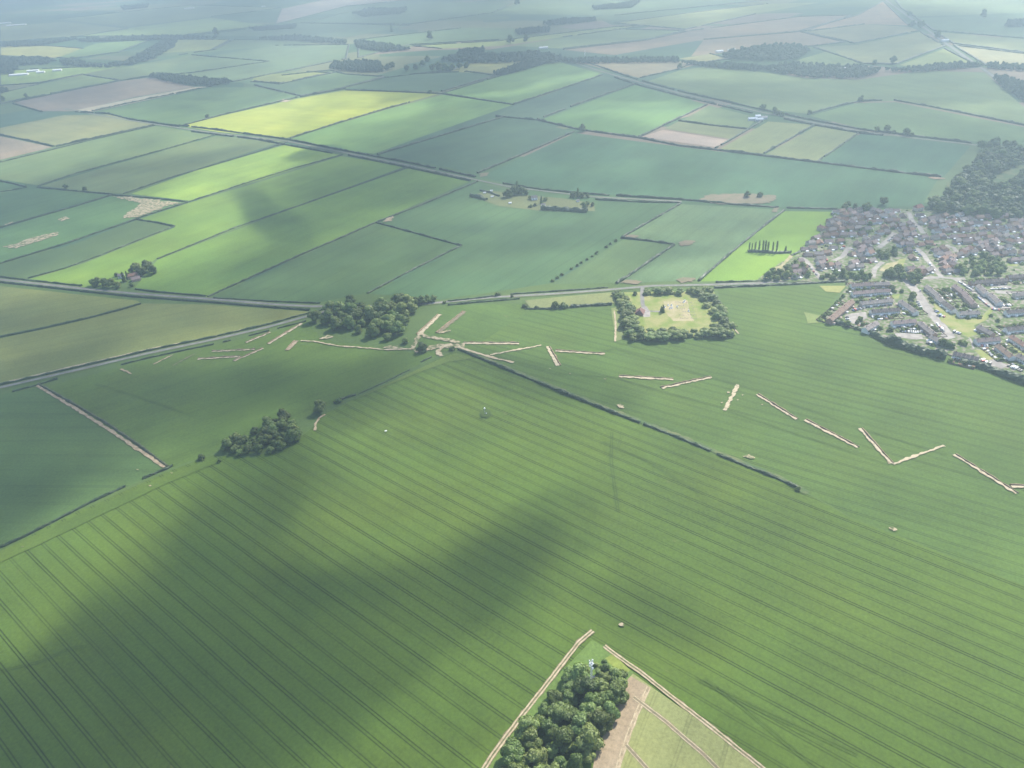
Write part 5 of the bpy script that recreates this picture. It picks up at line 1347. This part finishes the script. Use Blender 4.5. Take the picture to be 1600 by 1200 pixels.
def specials(xy, rz, L, D, e, r, ri, wi, label, cat='house', name='house', hip=0, chim=(.4,), wins=True, conserv=False):
    o = house(xy, rz, L, D, e, r, ROOFS[ri][1] if isinstance(ri, int) else ri, WALLS[wi] if isinstance(wi, int) else wi, hip, chim, wins, conserv, name)
    tag(o, label, cat); PLACED.append(xy); return o
specials(U(968, 112), .3, 13, 9, 6.5, 10.5, (.26, .12, .085), (.50, .42, .33), 'tall red-roofed house by the dark wood', hip=.35)
# estate rows
est = [U(*p) for p in [(492, 118), (905, 108), (1000, 140), (1660, 160), (1660, 480), (1520, 490), (1500, 400), (1350, 385), (1230, 400), (1190, 440), (1230, 500), (1120, 505), (1000, 505), (910, 500), (920, 430), (905, 395), (850, 330), (700, 335), (690, 470), (560, 500), (420, 495), (295, 395), (295, 335), (425, 185)]]
est2 = [U(*p) for p in [(190, 440), (270, 410), (335, 500), (310, 522), (205, 512)]]
def near_road(p, extra=5.5):
    return any((p[0] - q.x) ** 2 + (p[1] - q.y) ** 2 < (w / 2 + extra) ** 2 for q, w in ROADLINES + R1W)
a0, b0 = Vector(U(430, 230)), Vector(U(640, 205))
ux = (b0 - a0).normalized(); uy = Vector((-ux.y, ux.x))
org = Vector(U(900, 108))
NH = [0]
PADD = U(470, 150)
hr = random.Random(5)
for row in range(0, 27):
    for col in range(-44, 49):
        turn = 0.0
        p = org - uy * (row * 16.5 - 40) + ux * (col * 13.0 + (row % 2) * 5 + hr.uniform(-2, 2))
        p = p + uy * (7 * math.sin(col * .35 + row) + hr.uniform(-2, 2))
        if not (inside(p, est) or inside(p, est2)) or near_road(p) or not clear_of(p, 10): continue
        if hr.random() < .06: continue
        q = PX((p.x, p.y, 0)); big = q[1] > 385
        ri = hr.choice((0, 1, 1, 3, 3, 3, 2, 4, 4))
        L, D, e, r = hr.choice(((11.0, 8.0, 4.9, 7.4), (12.5, 8.0, 4.9, 7.5), (9.5, 8.5, 5.0, 7.6), (11.5, 9.0, 2.7, 5.6)))
        rz = math.atan2(ux.y, ux.x) + .35 * math.sin(col * .35 + row + 1.2) + hr.choice((0, 0, 0, math.pi / 2, .3)) + hr.uniform(-.08, .08)
        o = house((p.x, p.y), rz, L, D, e, r, ROOFS[ri][1], hr.choice(WALLS), hr.choice((0, 0, .4)), (hr.choice((-.6, .6, .2)),), big, hr.random() < .7)
        later(o, f"{ROOFS[ri][0]} roofed house", 'house', f"in the {nth(row + 1)} estate row from the wood", 'the paddock', PADD, 'houses of the far estate')
        PLACED.append((p.x, p.y)); NH[0] += 1
print('houses', NH[0])

# gardens behind the near terraces: fences, sheds, bushes
gr = random.Random(41)
SHORT = ['the long brown terrace', 'the main road terrace', 'the grey corner terrace', 'the first pale-fronted terrace', 'the second pale-fronted terrace', 'the long pale terrace', 'the dark-roofed terrace', 'the upper grey flats', 'the lower grey flats', 'the parking court terrace', 'the short slanting terrace', 'the wide street terrace', 'the pale gabled pair', 'the dark green-side terrace', 'the street-backing terrace', 'the brown pair', 'the white-fronted block', 'the first dark half-terrace', 'the second dark half-terrace', 'the brick corner terrace', 'the far gabled pair', 'the grey bend pair', 'the upper dark terrace', 'the lower dark terrace', 'the pale gabled terrace', 'the green-foot terrace', 'the brown slanting terrace', 'the white-fronted hedge terrace', 'the reddish edge terrace', 'the low grey pair', 'the broad street block', 'the last grey terrace']
SHEDC = [('grey', (.3, .3, .3)), ('brown', (.2, .13, .08)), ('white', (.75, .75, .74)), ('pale', (.5, .48, .44))]
for (a, b, n, ri, wi, pan, lb), short in zip(TERR, SHORT):
    A, B = Vector(U(*a, 7.4)), Vector(U(*b, 7.4))
    if (B - A).x < 0: A, B = B, A
    d = (B - A).normalized(); nv = Vector((-d.y, d.x)); L = (B - A).length
    side = 1 if gr.random() < .6 else -1
    mb = MB(); dep = 11
    for k in range(n + 1):
        if gr.random() < .12: continue
        p = A + d * (L * k / n) + nv * side * (4.6 + dep / 2)
        mb.box(p.x, p.y, 0, .12, dep, 1.7, 0, math.atan2(d.y, d.x))
    p = (A + B) / 2 + nv * side * (4.6 + dep); mb.box(p.x, p.y, 0, L, .12, 1.7, 0, math.atan2(d.y, d.x))
    tag(obj('garden_fence', mb.mesh('garden_fence', [M['wall']]), None, (.16, .12, .085)), ' '.join(('dividing garden fences behind ' + short).split()[:16]), 'fence', 'garden fences of the near estate')
    for k in range(n):
        p = A + d * (L * (k + gr.uniform(.25, .75)) / n) + nv * side * gr.uniform(11.5, 14)
        if near_road((p.x, p.y), 1.5): continue
        if gr.random() < .62 and clear_of((p.x, p.y), 4.5):
            nm, c = gr.choice(SHEDC)
            o = obj('garden_shed', cached('shw', lambda: gable_walls(2.6, 2.0, 1.9, 2.4)), None, c, (p.x, p.y, 0), math.atan2(d.y, d.x))
            obj('roof', cached('shr', lambda: gable_roof(2.6, 2.0, 1.9, 2.4)), o, tuple(min(.8, q * 1.25) for q in c))
            later(o, nm + ' garden shed', 'shed', 'behind ' + short, 'the main road', U(895, 525), 'garden sheds of the near estate')
        if gr.random() < .3:
            q = A + d * (L * (k + .5) / n) + nv * side * gr.uniform(9, 14)
            if not near_road((q.x, q.y), 2) and clear_of((q.x, q.y), 5): tree('round', (q.x, q.y), gr.uniform(.4, .65), 'behind ' + short, 'the road', U(895, 525), None, 'trees in the town', lo=.45, hi=.58)
        for _ in range(2):
            q = A + d * (L * (k + gr.uniform(.1, .9)) / n) + nv * (side * gr.uniform(6.5, 15) if gr.random() < .7 else -side * gr.uniform(5.5, 8))
            if near_road((q.x, q.y), 1.5) or not clear_of((q.x, q.y), 4.6): continue
            if gr.random() < .62: tree('shrub', (q.x, q.y), gr.uniform(.7, 1.5), 'behind ' + short, 'the main road', U(895, 525), None, 'garden bushes', noun='garden bush', lo=.9, hi=1.25)

# town trees and garden bushes
def town_tree(z, s, kind, place, mk, mpt, tone=None):
    tree(kind, U(*z), s, place, mk, mpt, tone, 'trees in the town', lo=.6, hi=1.0)
for poly, n, sp, place, mk, mp in (
 ([(705, 400), (720, 365), (760, 350), (830, 360), (845, 405), (780, 415)], 9, 7, 'in the clump above the little green', 'the paddock', PADD),
 ([(770, 508), (800, 478), (860, 478), (895, 500), (880, 522), (800, 522)], 9, 7, 'in the clump below the little green', 'the paddock', PADD),
 ([(1205, 478), (1250, 425), (1330, 395), (1450, 405), (1500, 470), (1440, 505), (1330, 505), (1250, 500)], 30, 8, 'in the estate grove', 'the little green', U(800, 450)),
 ([(70, 528), (70, 505), (110, 485), (170, 490), (190, 520), (140, 532)], 7, 6.5, 'in the clump at the paddock corner', 'the paddock', PADD),
 ([(160, 470), (250, 440), (300, 480), (330, 520), (210, 525)], 8, 9, 'among the roadside gardens', 'the paddock', PADD),
 ([(920, 520), (960, 500), (985, 560), (935, 560)], 5, 7, 'heading the wide street', 'the little green', U(800, 450)),
 ([(390, 520), (440, 500), (690, 510), (690, 525), (500, 530)], 11, 9, "along the main road's estate side", 'the paddock', PADD),
):
    for p in scatter([U(*q) for q in poly], sp, int(poly[0][0]), 3000, n, world=True):
        tree('broad' if R.random() < .6 else 'round', p, R.uniform(.65, 1.05), place, mk, mp, None, 'trees in the town', lo=.6, hi=.85)
for z, s, k, pl in (((1160, 930), 1.0, 'round', 'on the field hedge below the forecourt'), ((1140, 925), .9, 'round', 'on the field hedge below the forecourt'), ((1115, 918), .85, 'broad', 'on the field hedge below the forecourt'), ((1240, 915), .8, 'round', 'by the footpath end'), ((1222, 905), .7, 'round', 'by the footpath end'), ((932, 640), .85, 'broad', 'by the upper grey flats'), ((940, 625), .8, 'round', 'by the upper grey flats'), ((620, 770), .8, 'round', 'in the pinkish parking court'), ((605, 785), .6, 'round', 'in the pinkish parking court'), ((508, 780), .6, 'round', 'at the end of the long brown terrace'), ((550, 800), .7, 'broad', 'between hedge and parking court'), ((805, 830), .7, 'round', 'by the parking court on the hedge'), ((790, 835), .55, 'round', 'by the parking court on the hedge'), ((810, 590), .75, 'broad', 'behind the corner terraces'), ((870, 600), .65, 'round', 'behind the corner terraces'), ((830, 600), .6, 'round', 'behind the corner terraces'), ((1290, 560), .7, 'broad', 'on the car-lined street'), ((1300, 548), .6, 'round', 'on the car-lined street'), ((1400, 745), .5, 'round', "at the green's far side"), ((1440, 775), .55, 'round', "at the green's far side"), ((660, 115), 1.0, 'broad', 'over the top row of houses'), ((530, 105), .9, 'broad', 'over the top row of houses'), ((680, 200), .8, 'round', 'amid the top rows of houses'), ((430, 300), .6, 'round', 'amid the houses by the paddock'), ((1590, 1000), .7, 'round', 'by the last grey terrace'),
   ((575, 570), .5, 'round', 'at the corner'), ((560, 590), .5, 'round', 'at the corner'), ((520, 630), .6, 'round', 'beside the long brown terrace'), ((505, 650), .55, 'round', 'beside the long brown terrace'), ((480, 670), .5, 'round', 'beside the long brown terrace'), ((460, 690), .5, 'round', 'beside the long brown terrace'), ((415, 745), .45, 'round', 'beside the long brown terrace')):
    town_tree(z, s, k, pl, 'the main road', U(700, 530))
gb = random.Random(9)
nb = 0
for p in scatter(est, 8, 77, 6000, 400, world=True) + scatter([U(*q) for q in [(560, 560), (860, 530), (1000, 560), (1640, 500), (1640, 1020), (1380, 1010), (1100, 880), (700, 840), (440, 770)]], 9, 78, 6000, 400, world=True):
    if near_road(p, 3) or not clear_of(p, 6.2) or nb > 92: continue
    s = gb.uniform(.8, 1.7)
    tree('shrub', p, s, 'in the town gardens', 'the road junction', U(895, 525), None, 'garden bushes', noun='garden bush', lo=1.0, hi=1.4); nb += 1

# ---- vehicles
def car_meshes():
    mb = MB(); mb.box(0, 0, .32, 4.3, 1.75, .52, 0); mb.box(0, 0, .84, 4.2, 1.68, .1, 0, 0, .97)
    mb.box(-.15, 0, 1.36, 1.7, 1.3, .06, 0)
    body = mb.mesh('car', [M['paint']])
    mb = MB(); b = len(mb.v)
    mb.v += [(-1.75, -.8, .93), (1.15, -.8, .93), (1.15, .8, .93), (-1.75, .8, .93), (-1.15, -.66, 1.38), (.6, -.66, 1.38), (.6, .66, 1.38), (-1.15, .66, 1.38)]
    for f in ((0, 1, 5, 4), (1, 2, 6, 5), (2, 3, 7, 6), (3, 0, 4, 7), (4, 5, 6, 7)): mb.f.append(f); mb.m.append(0)
    glass = mb.mesh('window', [M['glass']])
    mb = MB(); mb.tube((0, -.11, 0), (0, .11, 0), .33, .33, 10); wheel = mb.mesh('wheel', [M['rubber']])
    mb = MB(); mb.box(-.4, 0, .35, 4.1, 1.95, 1.85, 0); mb.box(2.1, 0, .35, 1.0, 1.9, .8, 0); vb = mb.mesh('van', [M['paint']])
    mb = MB(); mb.quad([(1.66, -.85, 1.2), (2.15, -.85, 1.2), (1.66, -.85, 2.1)]); mb.quad([(1.66, .85, 1.2), (2.15, .85, 1.2), (1.66, .85, 2.1)]); mb.quad([(2.15, -.85, 1.2), (2.15, .85, 1.2), (1.66, .85, 2.1), (1.66, -.85, 2.1)])
    vg = mb.mesh('windscreen', [M['glass']])
    return body, glass, wheel, vb, vg
CB, CG, CW, VB, VG = car_meshes()
CARCOL = [('white', (.78, .78, .77)), ('white', (.74, .75, .75)), ('silver', (.52, .53, .54)), ('silver', (.48, .49, .5)), ('grey', (.2, .21, .22)), ('blue', (.06, .12, .3)), ('red', (.35, .04, .035)), ('black', (.03, .03, .033)), ('white', (.8, .8, .79))]
NV = [0]
def vehicle(xy, rz, place, mk, mpt, van=False, col=None):
    nm, c = R.choice(CARCOL) if col is None else col
    z = .1 + ZI[0]
    o = obj('parked_van' if van else 'parked_car', VB if van else CB, None, c, (xy[0], xy[1], z), rz)
    obj('windscreen' if van else 'window', VG if van else CG, o)
    for sx in (-1, 1):
        for sy in (-1, 1): obj('wheel', CW, o, None, (sx * 1.35, sy * .84, .33))
    later(o, f"{nm} {'van' if van else 'car'}", 'van' if van else 'car', place, mk, mpt, 'vehicles parked about the town'); NV[0] += 1
def row_of_cars(z0, z1, n, place, mk, mz, across=True, p=.9, van=.08):
    A, B = Vector(U(*z0)), Vector(U(*z1)); d = B - A; a = math.atan2(d.y, d.x) + (math.pi / 2 if across else 0)
    for i in range(n):
        if R.random() > p: continue
        q = A.lerp(B, (i + .5) / n) + Vector((R.uniform(-.4, .4), R.uniform(-.4, .4)))
        vehicle((q.x, q.y), a + R.choice((0, math.pi)) + R.uniform(-.06, .06), place, mk, U(*mz), R.random() < van)
row_of_cars((610, 622), (690, 620), 6, 'in front of the pale-fronted terraces', 'the brown terrace', (450, 750))
row_of_cars((730, 622), (812, 612), 7, 'in front of the pale-fronted terraces', 'the brown terrace', (450, 750))
row_of_cars((575, 712), (650, 695), 7, 'at the back of the pinkish court', 'the brown terrace', (450, 750))
row_of_cars((540, 745), (560, 785), 3, 'at the side of the pinkish court', 'the brown terrace', (450, 750))
row_of_cars((690, 750), (800, 752), 8, 'under the dark-roofed terrace', 'the brown terrace', (450, 750))
row_of_cars((865, 735), (915, 722), 4, 'at the end of the dark-roofed terrace', 'the wide street', (1000, 680))
row_of_cars((850, 800), (920, 830), 7, 'at the back of the hedge-side court', 'the wide street', (1000, 700))
row_of_cars((870, 836), (985, 842), 9, 'along the hedge-side court', 'the wide street', (1050, 740))
row_of_cars((1000, 900), (1060, 915), 5, 'by the low grey pair on the hedge', 'the wide street', (1100, 800), van=.3)
row_of_cars((963, 655), (985, 700), 4, 'beside the upper grey flats', 'the main road', (900, 525))
row_of_cars((1062, 705), (1085, 722), 3, 'in the bay by the green', 'the main road', (900, 525))
row_of_cars((1078, 738), (1130, 752), 4, 'in the lower bay by the green', 'the main road', (900, 525), van=.2)
row_of_cars((1078, 788), (1122, 838), 5, 'along the lower wide street', 'the main road', (900, 525), False)
row_of_cars((1180, 838), (1225, 852), 4, 'at the end of the wide street', 'the main road', (900, 525), van=.4)
row_of_cars((1210, 540), (1290, 592), 7, 'along the upper car-lined street', 'the main road', (1190, 520), False)
row_of_cars((1320, 630), (1392, 690), 6, 'along the lower car-lined street', 'the main road', (1190, 520), False)
row_of_cars((1405, 702), (1450, 708), 6, 'in the row at the bend', 'the main road', (1190, 520), p=1)
row_of_cars((1470, 682), (1520, 680), 4, 'by the junction past the bend', 'the main road', (1190, 520), van=.2)
row_of_cars((1400, 585), (1520, 582), 6, 'along the service street', 'the main road', (1190, 520), False)
row_of_cars((1130, 632), (1190, 622), 4, 'in the yards behind the terraces', 'the main road', (1190, 520), van=.3)
row_of_cars((960, 590), (990, 595), 2, 'at the head of the wide street', 'the main road', (900, 525))
row_of_cars((1470, 838), (1500, 836), 3, 'behind the pale gabled terrace', 'the green', (1250, 780), van=.6)
row_of_cars((1320, 918), (1390, 925), 4, 'below the terrace at the foot of the green', 'the green', (1250, 780))
row_of_cars((1345, 1005), (1365, 1022), 2, 'at the end of the white-fronted hedge terrace', 'the green', (1250, 780), van=1)
row_of_cars((1370, 1022), (1400, 1032), 3, 'in the yard by the field hedge', 'the green', (1250, 780), van=.6)
row_of_cars((1500, 1040), (1590, 1075), 6, 'by the lower field hedge', 'the green', (1250, 780), van=.3)
row_of_cars((315, 440), (370, 505), 4, 'along the cul-de-sac by the main road', 'the paddock', (250, 400), False)
row_of_cars((510, 350), (530, 330), 3, 'in the short pale close', 'the paddock', (250, 400))
row_of_cars((575, 340), (600, 372), 3, 'in the short pale close', 'the paddock', (250, 400))
row_of_cars((605, 350), (700, 372), 9, 'in the row behind the short pale close', 'the paddock', (250, 400), van=.2)
row_of_cars((790, 300), (830, 262), 4, 'in the pale estate close', 'the paddock', (250, 400))
row_of_cars((945, 350), (1000, 400), 6, 'along the street down from the estate', 'the little green', (800, 450), van=.2)
row_of_cars((1035, 430), (1070, 480), 4, 'lower on the street down from the estate', 'the little green', (800, 450), False)
ev = random.Random(3); k = 0
for o in [o for o in list(C.objects) if o.name.startswith('house') and o.get('group') == 'houses of the far estate']:
    if ev.random() < .62 and k < 150:
        a = o.rotation_euler.z; dx, dy = rot2(a, ev.choice((-1, 1)) * ev.uniform(6.5, 7.5), ev.uniform(-5, -1))
        p = (o.location.x + dx, o.location.y + dy)
        if not clear_of(p, 5): continue
        vehicle(p, a + math.pi / 2 + ev.uniform(-.2, .2), 'on an estate driveway', 'the dark wood', U(960, 100), ev.random() < .1); k += 1
print('vehicles', NV[0])

# ---- cemetery
structure(obj('lawn', poly_mesh('lawn', rough_outline([G(*p) for p in [(975, 458), (1115, 456), (1150, 524), (985, 532)]], 5, .6), M['lawn']), loc=(0, 0, next_z())), 'sunny cemetery lawn inside its belt of trees')
structure(obj('grave_plot', poly_mesh('grave_plot', rough_outline([G(*p) for p in [(1036, 472), (1074, 470), (1078, 492), (1085, 503), (1052, 503), (1040, 490)]], 4, .6), M['drylawn']), loc=(0, 0, next_z())), 'drier part of the cemetery laid out in graves')
strip('path', [(1004, 448), (1003, 462), (1004, 476), (1008, 488), (1012, 494)], 5, 'road', 'drive into the cemetery from the main road', step=4)
strip('path', [(1008, 487), (1022, 488), (1036, 488)], 4, 'road', 'short cemetery drive past the conifers', step=4)
structure(obj('car_park', poly_mesh('patch', rough_outline([G(*p) for p in [(1001, 482), (1010, 480), (1016, 488), (1016, 496), (1006, 497), (1002, 492)]], 4, .4), M['paving']), loc=(0, 0, next_z())), 'pale forecourt of the cemetery lodge')
specials(G(1000, 491), 1.2, 13, 10, 3.4, 7.6, (.17, .095, .08), (.33, .22, .17), 'brown hipped cemetery lodge beside the drive', 'lodge', 'cemetery_lodge', .55)
def headstone(xy, s, rz):
    o = MB(); o.box(0, 0, 0, 1.5 * s, 1.0 * s, .25 * s); o.box(0, .3 * s, .25 * s, 1.1 * s, .28 * s, 1.2 * s, 0, 0, .9)
    return obj('headstone', o.mesh('headstone', [M['stone']]), None, (.74, .72, .68), (xy[0], xy[1], ZI[0]), rz)
for x, y in ((1044, 479), (1049, 479), (1039, 482), (1047, 483.5), (1050, 483), (1058, 481), (1070, 472), (1076, 488), (1068, 474)):
    later(headstone(G(x, y), 1.5, R.uniform(-.3, .3)), 'big white monument', 'monument', 'among the cemetery graves', 'the conifers', G(1035, 488), 'white monuments of the cemetery')
hs = []
for r in range(6):
    for c in range(8):
        if R.random() < .3: continue
        x, y = 1056 + c * 3.4 + r * 1.5, 474 + r * 5.0 + R.uniform(-.5, .5)
        o = headstone(G(x, y), .62, R.uniform(-.2, .2)); o.color = (.36, .34, .31, 1)
        later(o, 'small grey headstone', 'headstone', f'in the {nth(r + 1)} grave row from the roadside trees', 'the conifers', G(1035, 488), 'headstones of the cemetery')
# ---- farms
specials(G(208, 434), .45, 14, 7, 4.6, 7.2, 2, 1, 'red-roofed farmhouse hidden in the lime-field trees', 'farmhouse', 'farmhouse')
specials(G(213, 438), .5, 12, 8, 3.2, 5.8, 3, 1, 'low pinkish barn in front of the red-roofed farmhouse', 'barn', 'barn', chim=(), wins=False)
specials(G(190, 434), .2, 8, 6, 4.2, 6.4, 1, (.75, .75, .73), 'white cottage on the road side of the lime-field farm', 'cottage', 'cottage')
specials(G(835, 312), .1, 10, 7, 4.8, 7.4, 1, (.75, .75, .73), 'white house amid the ringed farm trees', 'house')
specials(G(849, 322), .1, 7, 5, 2.8, 4.6, 1, (.78, .78, .76), 'small white shed behind the long conifer hedge', 'shed', 'shed', chim=(), wins=False)
specials(G(903, 315), .2, 5, 4, 2.6, 4.0, 1, (.78, .78, .76), 'tiny white shed at the right end of the ringed farm', 'shed', 'shed', chim=(), wins=False)
for x, y in ((757, 302), (768, 299), (769, 308), (797, 318)):
    o = specials(G(x, y), R.uniform(0, 1), 5, 2.6, 1.8, 2.5, (.7, .7, .68), (.75, .75, .73), '', 'caravan', 'caravan', chim=(), wins=False)
    later(o, 'small white caravan', 'caravan', 'on the grass of the ringed farm', 'the dark hedge block', G(740, 308), 'caravans at the ringed farm')
for i, (x, y, L, D, rc, lb) in enumerate(((1176, 188, 20, 9, (.55, .57, .58), 'long white-roofed barn, leftmost at the upper-road farm'), (1186, 189, 17, 9, (.6, .62, .63), 'white-roofed barn in the middle of the upper-road farm'), (1184, 184, 12, 9, (.7, .7, .7), 'small white shed behind the barns of the upper-road farm'), (1194, 186, 13, 8, (.45, .40, .38), 'brick farmhouse of the upper-road farm'))):
    specials(G(x, y), -.1, L, D, 4.5, 7, rc, (.45, .46, .46), lb, 'barn', 'barn', chim=(), wins=False)
for i, (x, y, L, D, lb) in enumerate(((30, 118, 70, 20, 'long white barn at the far left farm'), (52, 112, 44, 16, 'second white barn at the far left farm'), (64, 114, 30, 14, 'small barn at the far left farm'), (90, 111, 34, 14, 'outlying barn right of the far left farm'), (6, 37, 90, 30, 'white sheds at the far upper left'), (26, 40, 120, 30, 'long white sheds at the far upper left'), (296, 14, 70, 24, 'pale shed in the far fields'), (412, 11, 24, 16, 'white house by the far wood'),
   (849, 76, 34, 14, 'white barn among the park wood trees'), (1143, 80, 26, 14, 'white house of the far village'), (1124, 82, 24, 12, 'second white house of the far village'), (1292, 108, 30, 12, 'white barn in the valley belt'), (1316, 110, 18, 10, 'small white barn in the valley belt'), (1214, 77, 18, 10, 'pale house behind the far village wood'), (1476, 65, 24, 10, 'white shed beside the far road'), (1540, 228, 20, 10, 'red house at the top of the dark wood'), (1590, 238, 24, 11, 'red-roofed house at the right of the dark wood'))):
    red = 'red' in lb
    specials(G(x, y), .15, L, D, 5, 7.5, (.25, .11, .09) if red else (.66, .67, .66), (.7, .68, .64), lb, 'house' if 'house' in lb else 'barn', 'house' if 'house' in lb else 'barn', chim=(), wins=False)
mb = MB(); mb.tube((0, 0, 0), (0, 0, 34), .8, .5, 8); x, y = G(914, 95)
o = obj('far_pole', mb.mesh('far_pole', [M['white']]), None, (.8, .8, .8), (x, y, 0)); mb = MB(); mb.box(0, 0, 0, 8, 6, 4); obj('base', mb.mesh('base', [M['white']]), o, (.75, .75, .75))
tag(o, 'white pole standing at the bend of the upper road', 'pole')
for t in PENDING: pass
settle_labels()
